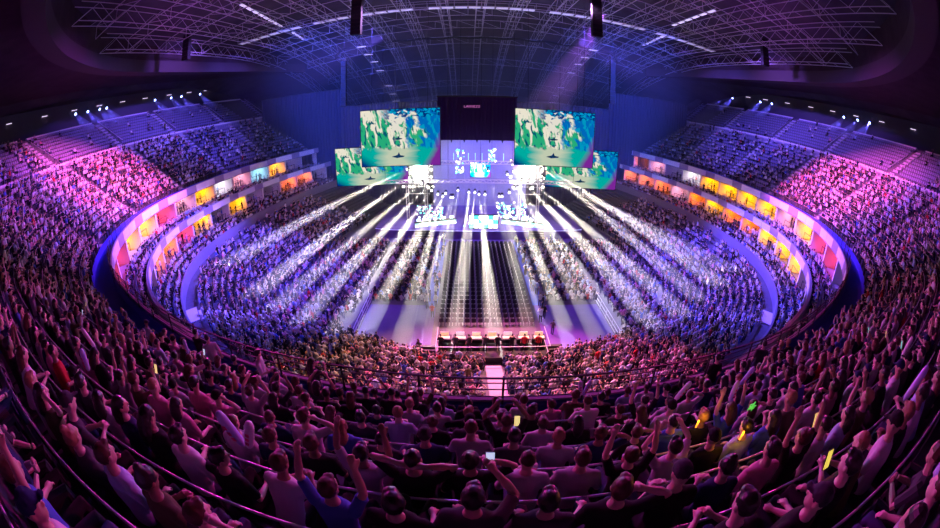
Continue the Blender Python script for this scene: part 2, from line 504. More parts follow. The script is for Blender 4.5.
# screens --------------------------------------------------------
def screen_mat(name, w, h, strength):
    m = bpy.data.materials.new(name)
    m.use_nodes = True
    nt = m.node_tree
    nt.nodes.clear()
    N = nt.nodes.new
    L = nt.links.new
    out = N('ShaderNodeOutputMaterial')
    em = N('ShaderNodeEmission')
    em.inputs['Strength'].default_value = strength
    L(em.outputs[0], out.inputs['Surface'])
    tc = N('ShaderNodeTexCoord')
    sp = N('ShaderNodeSeparateXYZ')
    L(tc.outputs['Generated'], sp.inputs[0])
    def math_(op, a, b=None, c=None, clamp=False):
        n = N('ShaderNodeMath'); n.operation = op; n.use_clamp = clamp
        for i, v in enumerate((a, b, c)):
            if v is None: continue
            if isinstance(v, (int, float)): n.inputs[i].default_value = v
            else: L(v, n.inputs[i])
        return n.outputs[0]
    U, V = sp.outputs['X'], sp.outputs['Z']
    UD = math_('ADD', U, math_('MULTIPLY', V, 0.14))
    def noise(su, sv, det=3, off=0.0, U=UD):
        c = N('ShaderNodeCombineXYZ')
        L(math_('MULTIPLY', U, su), c.inputs[0]); L(math_('MULTIPLY', V, sv), c.inputs[1]); c.inputs[2].default_value = off
        n = N('ShaderNodeTexNoise'); n.inputs['Scale'].default_value = 1.0; n.inputs['Detail'].default_value = det
        n.inputs['Distortion'].default_value = 0.6
        L(c.outputs[0], n.inputs['Vector'])
        return n.outputs['Fac']
    def mix(f, a, b):
        n = N('ShaderNodeMix'); n.data_type = 'RGBA'
        if isinstance(f, (int, float)): n.inputs[0].default_value = f
        else: L(f, n.inputs[0])
        for i, v in ((6, a), (7, b)):
            if isinstance(v, tuple): n.inputs[i].default_value = (*v, 1)
            else: L(v, n.inputs[i])
        return n.outputs[2]
    def step(v, e, w=0.03):
        n = N('ShaderNodeMapRange'); n.inputs['From Min'].default_value = e - w; n.inputs['From Max'].default_value = e + w
        L(v, n.inputs['Value'])
        return n.outputs['Result']
    WH, GR, TE, BL, DB, PU = (0.85, 0.80, 0.66), (0.02, 0.42, 0.20), (0.0, 0.42, 0.36), (0.0, 0.14, 0.50), (0.0, 0.03, 0.20), (0.20, 0.02, 0.32)
    streak = noise(13, 3.6, 4, 1.0)
    col = mix(step(streak, 0.52), GR, WH)
    col = mix(step(noise(22, 6, 3, 5.0), 0.58, 0.02), col, (0.0, 0.10, 0.16))
    # bright valley in the middle
    dv = math_('ADD', math_('ABSOLUTE', math_('SUBTRACT', U, 0.48)), math_('MULTIPLY', math_('SUBTRACT', 1.0, V), 0.55))
    col = mix(step(math_('ADD', dv, math_('MULTIPLY', noise(14, 10, 3, 3), 0.5)), 0.50, 0.03), (0.80, 0.76, 0.66), col)
    # blue cliffs to the side
    cliff = mix(step(noise(20, 4, 3, 9), 0.55), BL, (0.0, 0.32, 0.55))
    col = mix(step(math_('ADD', U, math_('MULTIPLY', math_('SUBTRACT', noise(5, 3, 3, 2), 0.5), 0.9)), 0.66, 0.03), col, cliff)
    # leaves at the top
    top = math_('ADD', V, math_('MULTIPLY', math_('SUBTRACT', noise(12, 12, 4, 4), 0.5), 0.7))
    topm = math_('MULTIPLY', step(top, 0.88, 0.03), step(U, 0.3, 0.08))
    leaves = mix(step(noise(26, 22, 2, 8), 0.52), DB, (0.0, 0.35, 0.62))
    col = mix(topm, col, leaves)
    # water
    wat = mix(step(math_('ABSOLUTE', math_('SUBTRACT', math_('ADD', U, math_('MULTIPLY', noise(3, 14, 2, 6), 0.2)), 0.55)), 0.20, 0.1), (0.55, 0.62, 0.46), TE)
    col = mix(step(math_('ADD', V, math_('MULTIPLY', math_('SUBTRACT', noise(9, 7, 3, 7), 0.5), 0.25)), 0.32, 0.02), wat, col)
    # deep purple and dark blue in the corners
    e1 = math_('ADD', U, math_('MULTIPLY', V, -0.35))
    col = mix(step(math_('ADD', e1, math_('MULTIPLY', noise(5, 5, 2, 11), 0.1)), 0.88, 0.05), col, PU)
    e2 = math_('ADD', U, V)
    col = mix(step(e2, 0.16, 0.1), DB, col)
    L(col, em.inputs['Color'])
    return m
pic = screen_mat('screen_picture', 1, 1, 0.95)
shape_mat = mat('picture_dark', (0.0, 0.03, 0.08), 0.9, emit=(0.0, 0.04, 0.10), strength=0.6)
def big_screen(c, w, h, yaw, label, ropes=True):
    r = empty('led_screen', c, yaw)
    tag(r, label, 'screen', 'screens beside and above the stage')
    mb = MB(); mb.box((0, 0.2, 0), (w + 0.16, 0.3, h + 0.16), black_paint)
    mb.build('cabinet', r)
    mb = MB(); mb.add([(-w / 2, 0.03, -h / 2), (w / 2, 0.03, -h / 2), (w / 2, 0.03, h / 2), (-w / 2, 0.03, h / 2)], [(0, 1, 2, 3)], pic)
    mb.build('picture', r)
    for (cx, cz, s) in ((-0.02, -0.33, 1.0), (-0.02, -0.02, 0.7)):
        mb = MB()
        x, z = cx * w, cz * h
        pts = [(-0.09, -0.01), (-0.02, -0.035), (0.06, -0.02), (0.08, 0.0), (0.02, 0.015), (0.005, 0.07), (-0.015, 0.02)]
        mb.add([(x + a * w * s, 0.0, z + b * h * s) for a, b in pts], [tuple(range(7))], shape_mat)
        mb.build('picture_shape', r)
    if ropes:
        for sx in (-0.35, 0.35):
            MB().bar((sx * w, 0.2, h / 2), (sx * w, 0.2, 38 - c[2]), 0.03, steel_dark).build('hoist_cable', r)
    return r
def place_screen(pl, pr, ptop, pbot, y, yaw, label):
    a, b = on_y(pl, (ptop + pbot) / 2, y), on_y(pr, (ptop + pbot) / 2, y)
    m = (pl + pr) / 2
    t, q = on_y(m, ptop, y), on_y(m, pbot, y)
    return big_screen(((a.x + b.x) / 2, y, (t.z + q.z) / 2), b.x - a.x, t.z - q.z, yaw, label)
place_screen(361, 440, 109, 165.5, 54, 0.0, 'big hanging LED screen nearer the red suites')
place_screen(515, 594, 110.5, 166, 54, 0.0, 'big hanging LED screen nearer the orange suites')
place_screen(336, 408, 147, 185, 62, 0.0, 'lower LED screen half hidden behind the hanging screen, red suite side')
place_screen(546, 617, 149.5, 188, 62, 0.0, 'lower LED screen half hidden behind the hanging screen, orange suite side')

# stage -----------------------------------------------------------
st = empty('stage', (0, 60, 0))
tag(st, 'purple-lit raised stage with a curved front at the end of the floor', 'stage')
pts = [(-17, 0), (-14, -0.8), (-7, -1.4), (0, -1.6), (7, -1.4), (14, -0.8), (17, 0), (17, 15), (-17, 15)]
mb = MB()
n = len(pts)
mb.add([(x, y, 0) for x, y in pts] + [(x, y, 1.5) for x, y in pts], [tuple(range(n, 2 * n))] + [(i, (i + 1) % n, n + (i + 1) % n, n + i) for i in range(n)], carpet)
mb.build('deck', st)
mb = MB()
for i in range(6):
    a, b = pts[i], pts[i + 1]
    mb.bar((a[0], a[1] - 0.06, 1.42), (b[0], b[1] - 0.06, 1.42), 0.05, mat('stage_edge_light', (0.8, 0.9, 1), emit=(0.4, 0.35, 1.0), strength=0.8))
mb.build('edge_light', st)
for sx in (-1, 1):
    mb = MB()
    for i in range(5):
        mb.box((sx * 9, -1.5 - 0.3 * i, 0.75 - 0.15 * i), (2.4, 0.3, 1.5 - 0.3 * i), steel_dark)
    mb.build('stair', st)
lamp_white = mat('warm_white_light', (1, 1, 1), emit=(1.0, 0.93, 0.74), strength=6)
lamp_teal = mat('teal_light', (0.3, 1, 0.8), emit=(0.05, 0.75, 0.55), strength=2.2)
lamp_blue = mat('blue_light', (0.3, 0.5, 1), emit=(0.12, 0.3, 1.0), strength=3)
# centre LED cube over the stage and the light wall under it
r = empty('led_screen', (0.1, 62, 10.6))
tag(r, 'small bright LED panel hanging over the middle of the stage', 'screen')
MB().box((0, 0.15, 0), (3.3, 0.25, 2.5), black_paint).build('cabinet', r)
mb = MB(); mb.add([(-1.6, 0, -1.2), (1.6, 0, -1.2), (1.6, 0, 1.2), (-1.6, 0, 1.2)], [(0, 1, 2, 3)], screen_mat('panel_picture', 1, 1, 3.5)); mb.build('picture', r)
MB().bar((0, 0.15, 1.2), (0, 0.15, 27), 0.03, steel_dark).build('hoist_cable', r)
r = empty('led_block', (0.6, 59.2, 1.6))
tag(r, 'glaring white LED block at the front centre of the stage', 'screen')
MB().box((0, 0.3, 1.1), (4.6, 0.5, 2.2), black_paint).build('cabinet', r)
mb = MB()
for i in range(6):
    for j in range(3):
        mb.box((-1.9 + 0.76 * i, 0.02, 0.4 + 0.7 * j), (0.66, 0.06, 0.6), lamp_white if (i + j) % 3 else lamp_teal)
mb.build('light_tile', r)
# team desks, five players a side
def monitor(p, yaw, label):
    o = empty('monitor', p, yaw)
    tag(o, label, 'monitor', 'monitors on the team desks')
    MB().box((0, 0, 0.33), (0.58, 0.04, 0.36), black_paint).build('housing', o)
    MB().box((0, -0.03, 0.33), (0.52, 0.02, 0.31), mat('monitor_glow', (1, 1, 1), emit=(0.55, 1.0, 0.85), strength=8)).build('display', o)
    MB().box((0, 0, 0.08), (0.06, 0.06, 0.16), black_paint).build('stand', o)
for sx, nm in ((-1, 'red suite side'), (1, 'orange suite side')):
    d = empty('team_desk', (sx * 7.2, 61.4, 1.5), sx * -0.35)
    tag(d, 'curved team desk with glowing front on stage, ' + nm, 'desk', 'team desks on the stage')
    MB().box((0, 0, 0.74), (7.0, 0.8, 0.06), black_paint).build('desktop', d)
    MB().box((0, -0.36, 0.37), (7.0, 0.06, 0.7), mat('desk_front', (0.3, 0.35, 0.4), emit=(0.35, 0.8, 0.7), strength=0.9)).build('front_panel', d)
    for lx in (-3.3, 3.3):
        MB().box((lx, 0.1, 0.36), (0.08, 0.6, 0.7), black_paint).build('leg', d)
    for i in range(9):
        MB().box((-3.2 + 0.8 * i, -0.41, 0.2 + 0.3 * (i % 2)), (0.5, 0.04, 0.16), lamp_white).build('light_strip', d)
    for i in range(5):
        u = -2.8 + 1.4 * i
        monitor((sx * 7.2 + u * math.cos(0.35), 61.4 - sx * u * math.sin(0.35), 2.27), sx * -0.35, '%s glowing monitor from the stage centre on the team desk, %s' % (ordn(i + 1 if sx > 0 else 5 - i), nm))
# light towers with stacked blinders left and right of the stage
def blinder(p, s, label, grp, m=lamp_white, d=0.25):
    o = empty('blinder_light', p)
    tag(o, label, 'stage light', grp)
    MB().box((0, 0.15, 0), (s * 1.1, 0.25, s * 1.1), black_paint).build('housing', o)
    for a in (-1, 1):
        for b in (-1, 1):
            MB().ell((a * s * 0.25, 0, b * s * 0.25), (s * 0.2, 0.08, s * 0.2), m, 8, 5).build('lamp', o)
NB = 0
for (cx, cols, rows, side) in ((418, 6, 6, 'beside the red suite side screen'), (527, 4, 6, 'beside the orange suite side screen')):
    for i in range(cols):
        for j in range(rows):
            if RNG.random() < 0.22: continue
            px = cx - 15 + i * 30 / max(1, cols - 1) + RNG.uniform(-2, 2)
            py = 160 + j * 5.4 + RNG.uniform(-1, 1)
            p = on_y(px, py, 63 + 0.3 * (i % 3))
            if RNG.random() < 0.0: continue
            blinder(p, RNG.uniform(0.36, 0.56), 'glaring white four-lamp stage light, %s row down, %s in, %s' % (ordn(j + 1), ordn(i + 1), side), 'stacked stage lights ' + side)
for sx in (-1, 1):
    p = on_y(418 if sx < 0 else 527, 240, 64)
    t = empty('light_tower', (p.x, 64.6, 1.5))
    tag(t, 'truss tower carrying stacked stage lights, %s suite side' % ('red' if sx < 0 else 'orange'), 'tower', 'light towers')
    for a in (-1.6, 1.6):
        mb = MB()
        for ox, oy in ((-0.2, -0.2), (0.2, -0.2), (0.2, 0.2), (-0.2, 0.2)):
            mb.bar((a + ox, oy, 0), (a + ox, oy, 13), 0.035, steel)
        for k in range(26):
            mb.bar((a - 0.2, -0.2, 0.5 * k), (a + 0.2, -0.2, 0.5 * k + 0.5), 0.02, steel)
        mb.build('upright', t)
    mb = MB()
    for k in range(6):
        mb.bar((-2.2, 0, 4.6 + 1.25 * k), (2.2, 0, 4.6 + 1.25 * k), 0.05, steel)
    mb.build('crossbar', t)
# teal chandeliers / sparkling clusters above the desks
for (px, py, w, h, n, nm) in ((430, 213, 26, 14, 26, 'first'), (512, 210, 30, 14, 30, 'second'), (531, 222, 16, 12, 16, 'third'), (480, 232, 34, 16, 30, 'fourth'), (460, 160, 8, 26, 14, 'fifth'), (492, 155, 7, 12, 12, 'sixth')):
    y = 60.6
    c = on_y(px, py, y)
    o = empty('light_cluster', c)
    tag(o, 'sparkling cluster of small teal and white stage lights, %s cluster' % nm, 'stage light', 'sparkling light clusters')
    for m_, k in ((lamp_white, 1.2), (lamp_teal, 1.5)):
        for i in range(int(n * k)):
            q = on_y(px + RNG.uniform(-w / 2, w / 2), py + RNG.uniform(-h / 2, h / 2), y) - c
            s = RNG.uniform(0.05, 0.13)
            MB().ell((q.x, RNG.uniform(-0.4, 0.4), q.z), (s, s, s * RNG.uniform(0.8, 1.8)), m_, 6, 4).build('lamp', o)
    MB().box((0, 0.6, 0), (w * 0.11, 0.06, 0.08), steel_dark).build('crossbar', o)
    MB().bar((0, 0.6, 0), (0, 0.6, 38 - c.z if py < 205 else -c.z + 1.5), 0.03, steel_dark).build('pole', o)
# back wall of the stage
r = empty('stage_back_panel', (0.4, 74.5, 1.5))
tag(r, 'tall blue-lit panelled wall at the back of the stage', 'stage set')
mb = MB()
for i in range(12):
    mb.box((-8.2 + 1.5 * i, 0, 6.5), (1.46, 0.15, 13.0), mat('set_panel', (0.22, 0.22, 0.42), 0.6))
mb.build('panel', r)
mb = MB()
for i, x in enumerate((-7.8, -5, -2.2, -0.9, 0.4, 1.7, 4.5, 7.3)):
    mb.box((x, -0.12, 9.6), (0.10, 0.08, 1.6), lamp_blue)
mb.build('light_bar', r)
spot('stage_wash', (-5, 66, 14), (0, 74.5, 8), 6000, (0.15, 0.12, 1), 110, 0.8)
spot('stage_wash', (6, 66, 14), (3, 74.5, 8), 6000, (0.22, 0.12, 1), 110, 0.8)
spot('stage_wash', (0, 58, 16), (0, 64, 1.5), 5000, (0.35, 0.15, 1), 100, 0.8)

# front and upstage lighting truss
def truss_bar(name, a, b, sect, label, cat, grp=None, m=steel_dark, chord=0.05, web=0.03, bay=None):
    a, b = Vector(a), Vector(b)
    o = empty(name, (a + b) / 2)
    tag(o, label, cat, grp)
    c = (a + b) / 2
    d = (b - a).normalized()
    side = Vector((-d.y, d.x, 0)).normalized() * sect / 2
    up = Vector((0, 0, sect / 2))
    mb = MB()
    for s1 in (-1, 1):
        for s2 in (-1, 1):
            mb.bar(a - c + side * s1 + up * s2, b - c + side * s1 + up * s2, chord, m)
    mb.build('chord', o)
    mb = MB()
    L = (b - a).length
    bay = bay or sect
    n = max(2, int(L / bay))
    for i in range(n):
        p, q = a - c + d * L * i / n, a - c + d * L * (i + 1) / n
        for s1 in (-1, 1):
            u1, u2 = (up, -up) if i % 2 else (-up, up)
            mb.bar(p + side * s1 + u1, q + side * s1 + u2, web, m, 3)
    mb.build('lattice', o)
    return o
truss_bar('lighting_truss', (-15, 60.5, 12.0), (15, 60.5, 12.0), 0.5, 'high lighting truss across the stage front carrying beam lights', 'truss', 'stage trusses', steel)
truss_bar('lighting_truss', (-15, 60.5, 9.0), (15, 60.5, 9.0), 0.5, 'low lighting truss under the small centre panel carrying beam lights', 'truss', 'stage trusses', steel)
for x in (-15, -5, 5, 15):
    o = MB().bar((0, 0, 0), (0, 0, 29), 0.03, steel_dark).build('hoist_cable', None, (x, 60.5, 9.2))
    tag(o, 'thin steel cable holding the stage trusses, %s' % {-15: 'red suite end', -5: 'inner, red suite half', 5: 'inner, orange suite half', 15: 'orange suite end'}[x], 'cable', 'truss cables')

# ------------------------------------------------------------------ moving-head beams in the haze
haze = bpy.data.materials.new('beam_haze')
haze.use_nodes = True
nt = haze.node_tree
nt.nodes.clear()
_o = nt.nodes.new('ShaderNodeOutputMaterial')
_v = nt.nodes.new('ShaderNodeVolumeScatter')
_v.inputs['Color'].default_value = (1, 0.97, 0.93, 1)
_v.inputs['Density'].default_value = 0.06
_v.inputs['Anisotropy'].default_value = 0.3
nt.links.new(_v.outputs[0], _o.inputs['Volume'])
BEAMS = [  # start px, end px, height of the end, power, end radius
    ((408, 169), (183, 292), 2.5, 1.0, 1.25), ((410, 178), (222, 322), 2.0, 1.0, 1.2), ((422, 183), (262, 322), 2.0, 0.8, 1.0),
    ((428, 186), (288, 338), 1.5, 0.9, 1.1), ((432, 190), (327, 346), 1.0, 1.0, 1.1), ((438, 194), (360, 345), 0.6, 0.7, 1.0),
    ((443, 196), (398, 352), 0.6, 0.8, 1.0), ((446, 193), (383, 300), 0.6, 0.6, 0.9), ((451, 197), (420, 325), 0.6, 0.9, 0.7),
    ((453, 197), (428, 352), 0.6, 0.6, 0.8), ((458, 190), (440, 318), 0.6, 0.5, 0.6), ((469, 192), (453, 352), 0.6, 1.1, 0.9),
    ((475, 192), (463, 300), 0.6, 0.7, 0.6), ((479, 194), (497, 362), 0.6, 1.5, 1.0), ((485, 194), (486, 300), 0.6, 0.6, 0.6),
    ((488, 170), (512, 268), 0.6, 0.6, 0.5), ((499, 196), (538, 300), 0.6, 0.9, 0.7), ((502, 196), (531, 345), 0.6, 0.6, 0.8),
    ((509, 192), (566, 330), 0.6, 1.0, 0.9), ((514, 188), (548, 280), 0.6, 0.6, 0.6), ((507, 174), (632, 350), 0.8, 1.4, 1.2),
    ((517, 188), (598, 340), 0.6, 0.8, 0.9), ((522, 181), (660, 335), 1.5, 1.0, 1.1), ((530, 181), (692, 325), 2.0, 0.9, 1.1),
    ((530, 188), (640, 300), 1.0, 0.6, 0.8), ((542, 168), (712, 312), 2.0, 0.7, 1.1), ((545, 168), (738, 300), 2.5, 1.1, 1.2),
    ((543, 178), (765, 292), 3.0, 0.6, 1.2)]
BEAMS = sorted(BEAMS, key=lambda b: b[1][0])
HEADS = []
for i, (p0, p1, ze, pw, r1) in enumerate(BEAMS):
    a, b = on_y(p0[0], p0[1], 60.1), on_z(p1[0], p1[1], ze)
    d = (b - a).normalized()
    L = (b - a).length
    r0 = 0.17
    HEADS.append((a, d))
    q = (b - a).to_track_quat('Z', 'Y')
    side = 'red suite end' if i < 14 else 'orange suite end'
    cnt = ordn(i + 1) if i < 14 else ordn(len(BEAMS) - i)
    mb = MB()
    n = 28
    vs = []
    for k in range(2):
        for j in range(n):
            t = 2 * pi * j / n
            vs.append(Vector((math.cos(t) * (r0, r1)[k], math.sin(t) * (r0, r1)[k], (0.3, L)[k])))
    mb.add(vs, [(j, (j + 1) % n, n + (j + 1) % n, n + j) for j in range(n)] + [tuple(range(n))[::-1], tuple(range(n, 2 * n))], haze, True)
    o = mb.build('light_beam')
    o.location = a
    o.rotation_mode = 'QUATERNION'
    o.rotation_quaternion = q
    tag(o, 'pale hazy light beam slanting from stage to crowd, %s from the %s' % (cnt, side), 'light beam', 'beams fanning out from the stage')
    l = bpy.data.lights.new('beam_lamp', 'SPOT')
    l.energy = 460000 * pw * (1.0 + 0.9 * min(1, abs(p1[0] - 480) / 230) ** 1.5)
    l.color = (1.0, 0.88, 0.76)
    l.spot_size = 2 * math.atan(r1 / L) * 1.08
    l.spot_blend = 0.35
    l.shadow_soft_size = 0.05
    # a lens-collimated beam thins out more slowly than a bare bulb
    l.use_nodes = True
    em = l.node_tree.nodes['Emission']
    fo = l.node_tree.nodes.new('ShaderNodeLightFalloff')
    fo.inputs['Strength'].default_value = 1 / 16
    l.node_tree.links.new(fo.outputs['Linear'], em.inputs['Strength'])
    lo = bpy.data.objects.new('beam_lamp', l)
    COL.objects.link(lo)
    lo.location = a + d * 0.31
    lo.rotation_mode = 'QUATERNION'
    lo.rotation_quaternion = (-d).to_track_quat('Z', 'Y')
    h = empty('moving_head_light', a)
    tag(h, 'moving-head stage light, source of the %s beam from the %s' % (cnt, side), 'stage light', 'moving-head lights on the stage trusses')
    MB().box((0, 0.1, 0.42), (0.32, 0.32, 0.16), black_paint).build('base', h)
    mb = MB(); mb.box((-0.2, 0.1, 0.16), (0.05, 0.12, 0.42), black_paint); mb.box((0.2, 0.1, 0.16), (0.05, 0.12, 0.42), black_paint); mb.build('yoke', h)
    hd = MB().bar(d * -0.22, d * 0.2, 0.14, black_paint, 12, 0.17).build('head', h)
    MB().bar(d * 0.2, d * 0.22, 0.15, lens_mat, 12).build('lens', hd)

# ------------------------------------------------------------------ roof steelwork
_sg = np.arange(0, SE, 0.5)
_ex, _ey = O(_sg, 2.6)
_im = int(np.argmax(_ex))
def ring_y(x): return float(np.interp(abs(x), _ex[:_im], _ey[:_im]))
def ring_x(y): return float(np.interp(y, _ey[:_im], _ex[:_im])) if y < _ey[_im] else float(np.interp(y, _ey[_im:], _ex[_im:]))
for i, x in enumerate(range(-42, 43, 6)):
    side = 'red suite half' if x < 0 else ('orange suite half' if x > 0 else 'middle')
    o = empty('roof_truss', (x, 0, 0))
    tag(o, 'long lattice roof truss running towards the stage, %s from the centre, %s' % (ordn(abs(x) // 6 + 1), side), 'truss', 'long roof trusses')
    mb, mw = MB(), MB()
    y0 = ring_y(x) + 0.5
    ny_ = int((124 - y0) / 2.6)
    yy = [y0 + (124 - y0) * k / ny_ for k in range(ny_ + 1)]
    for k in range(ny_):
        p, q = yy[k], yy[k + 1]
        zp, zq = roofz(x, p), roofz(x, q)
        for dx in (-0.7, 0.7):
            for dz in (-1.2, -3.2):
                mb.bar((dx, p, zp + dz), (dx, q, zq + dz), 0.055, steel)
            mw.bar((dx, p, zp - (1.2 if k % 2 else 3.2)), (dx, q, zq - (3.2 if k % 2 else 1.2)), 0.032, steel, 3)
        mw.bar((-0.7, p, zp - 3.2), (0.7, p, zp - 3.2), 0.03, steel, 3)
    mb.build('chord', o); mw.build('lattice', o)
for i, y in enumerate((26, 34, 42, 51, 68, 76, 86, 100, 114)):
    mb_o = empty('cross_girder', (0, y, 0))
    tag(mb_o, 'arched lattice girder crossing the roof, %s towards the far end' % ordn(i + 1), 'truss', 'cross girders of the roof')
    mb, mw = MB(), MB()
    xm = min(ring_x(y) - 0.6, 43)
    xs = list(np.linspace(-xm, xm, int(xm / 2) + 1))
    for a, b in zip(xs[:-1], xs[1:]):
        for dz in (-1.0, -2.6):
            mb.bar((a, 0, roofz(a, y) + dz), (b, 0, roofz(b, y) + dz), 0.055, steel)
        mw.bar((a, 0, roofz(a, y) - 1.0), (b, 0, roofz(b, y) - 2.6), 0.04, steel, 3)
        mw.bar((a, 0, roofz(a, y) - 2.6), (a, 0, roofz(a, y) - 1.0), 0.04, steel, 3)
    mb.build('chord', mb_o); mw.build('lattice', mb_o)
# lit service gantry crossing at y = 60
g = empty('service_gantry', (0, 60, 0))
tag(g, 'wide service gantry crossing the roof with a row of pale lit panels', 'gantry')
mb, ml = MB(), MB()
pan = mat('gantry_panel', (0.6, 0.6, 0.7), 0.5, emit=(0.55, 0.50, 0.75), strength=0.55)
for i in range(-20, 20):
    x0, x1 = i * 2.05, i * 2.05 + 2.05
    z0, z1 = 37.0 - 0.0008 * x0 * x0, 37.0 - 0.0008 * x1 * x1
    for dy in (-0.7, 0.7):
        mb.bar((x0, dy, z0), (x1, dy, z1), 0.06, steel)
        mb.bar((x0, dy, z0 + 1.0), (x1, dy, z1 + 1.0), 0.04, steel)
        mb.bar((x0, dy, z0), (x0, dy, z0 + 1.0), 0.03, steel)
    if i % 9 not in (4,):
        MB().box(((x0 + x1) / 2, 0, (z0 + z1) / 2 - 0.05), (1.75, 1.1, 0.06), pan).build('panel', g)
mb.build('handrail', g)
# dark sagging cable duct further back
pts = [(x, 0, 35.6 - 0.0012 * x * x + 0.12 * math.sin(x)) for x in np.arange(-28, 29, 1.0)]
pts = [(-29.5, 0, 32.5), (-29, 0, 33.8)] + pts + [(29, 0, 33.8), (29.5, 0, 32.5)]
o = MB().tube(pts, 0.22, 6, black_paint).build('cable_duct', None, (0, 80, 0))
tag(o, 'thick black cable loom sagging across the roof above the screens', 'cable')
# ceiling lights: two rows of pale tiles running back, plus longitudinal strips
tl = mat('ceiling_tile_light', (0.9, 0.8, 0.95), 0.5, emit=(0.7, 0.6, 1.0), strength=1.0)
for sx in (-1, 1):
    nm = 'red suite side' if sx < 0 else 'orange suite side'
    for i, y in enumerate((79, 85, 90.5, 97, 108, 114, 119)):
        o = empty('ceiling_light', (sx * 23.5, y, roofz(23.5, y) - 3.4))
        tag(o, 'small pale ceiling light, %s of the row running away on the %s' % (ordn(i + 1), nm), 'ceiling light', 'ceiling light rows')
        MB().box((0, 0, 0.08), (2.0, 1.1, 0.12), steel_dark).build('frame', o)
        MB().box((0, 0, 0), (1.8, 0.9, 0.06), tl).build('diffuser', o)
for (p0, p1, z) in (((240, 4), (282, 27), 37), ((292, 32), (322, 52), 37), ((294, 44), (312, 55), 37), ((672, 26), (716, 10), 37), ((642, 46), (664, 36), 37), ((650, 55), (662, 48), 37)):
    a, b = on_z(*p0, z), on_z(*p1, z)
    mb, mf = MB(), MB()
    d = b - a
    c = (a + b) / 2
    n = max(3, int(d.length / 2.2))
    for i in range(n):
        q = a + d * ((i + 0.5) / n) - c
        mb.box(q, (0.5, d.length / n * 0.7, 0.05), tl, math.atan2(d.y, d.x) - pi / 2)
    mf.bar(a - c + Vector((0, 0, 0.2)), b - c + Vector((0, 0, 0.2)), 0.08, steel)
    o = empty('strip_light', c)
    tag(o, 'dotted pale strip light on the roof steel, %s' % ('red suite half' if p0[0] < 470 else 'orange suite half') + {4: ', brightest near the roof edge', 26: ', brightest near the roof edge', 32: ', behind the gantry', 46: ', behind the gantry'}.get(p0[1], ', faintest and shortest'), 'ceiling light', 'dotted roof strip lights')
    mb.build('diffuser', o); mf.build('frame', o)
# hanging line-array speaker stacks
def line_array(px, pt, pb, y, label, w=1.1, n=10):
    top, bot = on_y(px, pt, y), on_y(px, pb, y)
    o = empty('line_array', (bot.x, y, bot.z))
    tag(o, label, 'speaker', 'hanging speaker stacks')
    h = (top.z - bot.z) / n
    for i in range(n):
        mb = MB(); mb.box((0, 0.02 * i, h * (i + 0.5)), (w, 0.7, h * 0.93), black_paint)
        sp = mb.build('speaker_cabinet', o)
        MB().box((0, 0.02 * i - 0.37, h * (i + 0.5)), (w * 0.9, 0.02, h * 0.8), black_paint).build('grille', sp)
    MB().box((0, 0.2, h * n + 0.1), (w * 1.1, 0.9, 0.12), steel_dark).build('rigging_frame', o)
    MB().bar((0, 0.2, h * n + 0.1), (0, 0.2, max(h * n + 0.3, 38.6 - bot.z)), 0.04, steel_dark).build('hoist_cable', o)
line_array(356, -4, 35, 40, 'long black speaker stack hanging over the screen nearer the red suites')
line_array(597, -4, 37, 40, 'long black speaker stack hanging over the screen nearer the orange suites')
line_array(186, 36, 60, 44, 'short dark speaker stack under the roof on the red suite side', 1.2, 6)
line_array(765, 40, 66, 44, 'short dark speaker stack under the roof on the orange suite side', 1.2, 6)
line_array(344, 62, 106, 66, 'slim dark speaker stack next to the upper edge of the drape, red suite side', 0.9, 10)
line_array(612, 62, 104, 66, 'slim dark speaker stack next to the upper edge of the drape, orange suite side', 0.9, 10)
# coloured haze beams in the roof
def haze_beam(a, b, r0, r1, color, energy, dens, label, nm='light_beam'):
    a, b = Vector(a), Vector(b)
    m = haze.copy()
    m.node_tree.nodes['Volume Scatter'].inputs['Density'].default_value = dens
    m.node_tree.nodes['Volume Scatter'].inputs['Color'].default_value = (1, 1, 1, 1)
    d = (b - a).normalized(); L = (b - a).length
    n = 24
    vs = [Vector((math.cos(2 * pi * j / n) * r, math.sin(2 * pi * j / n) * r, z)) for r, z in ((r0, 0.3), (r1, L)) for j in range(n)]
    mb = MB(); mb.add(vs, [(j, (j + 1) % n, n + (j + 1) % n, n + j) for j in range(n)] + [tuple(range(n))[::-1], tuple(range(n, 2 * n))], m, True)
    o = mb.build(nm); o.location = a; o.rotation_mode = 'QUATERNION'; o.rotation_quaternion = (b - a).to_track_quat('Z', 'Y')
    tag(o, label, 'light beam')
    ang = 2 * math.degrees(math.atan(r1 / L)) * 1.05
    spot('beam_lamp', a + d * 0.31, b, energy, color, ang, 0.3, 0.05)
a, b = on_y(608, 8, 52), on_y(545, 112, 70)
haze_beam(a, b, 0.4, 4.2, (0.45, 0.10, 1.0), 60000, 0.03, 'broad soft violet beam falling from the roof behind the screens')
for (p0, p1, k) in (((597, 80), (552, 94), 0), ((597, 83), (556, 94), 1)):
    haze_beam(on_y(*p0, 60), on_y(*p1, 70), 0.1, 0.22, (1.0, 0.15, 0.45), 30000, 0.08, '%s thin pink beam above the screen nearer the orange suites' % ('upper' if k == 0 else 'lower'))
for (p0, p1, k) in (((359, 78), (402, 89), 0), ((359, 81), (400, 90), 1)):
    haze_beam(on_y(*p0, 60), on_y(*p1, 70), 0.1, 0.2, (0.9, 0.2, 0.6), 14000, 0.06, '%s thin pink beam above the screen nearer the red suites' % ('upper' if k == 0 else 'lower'))

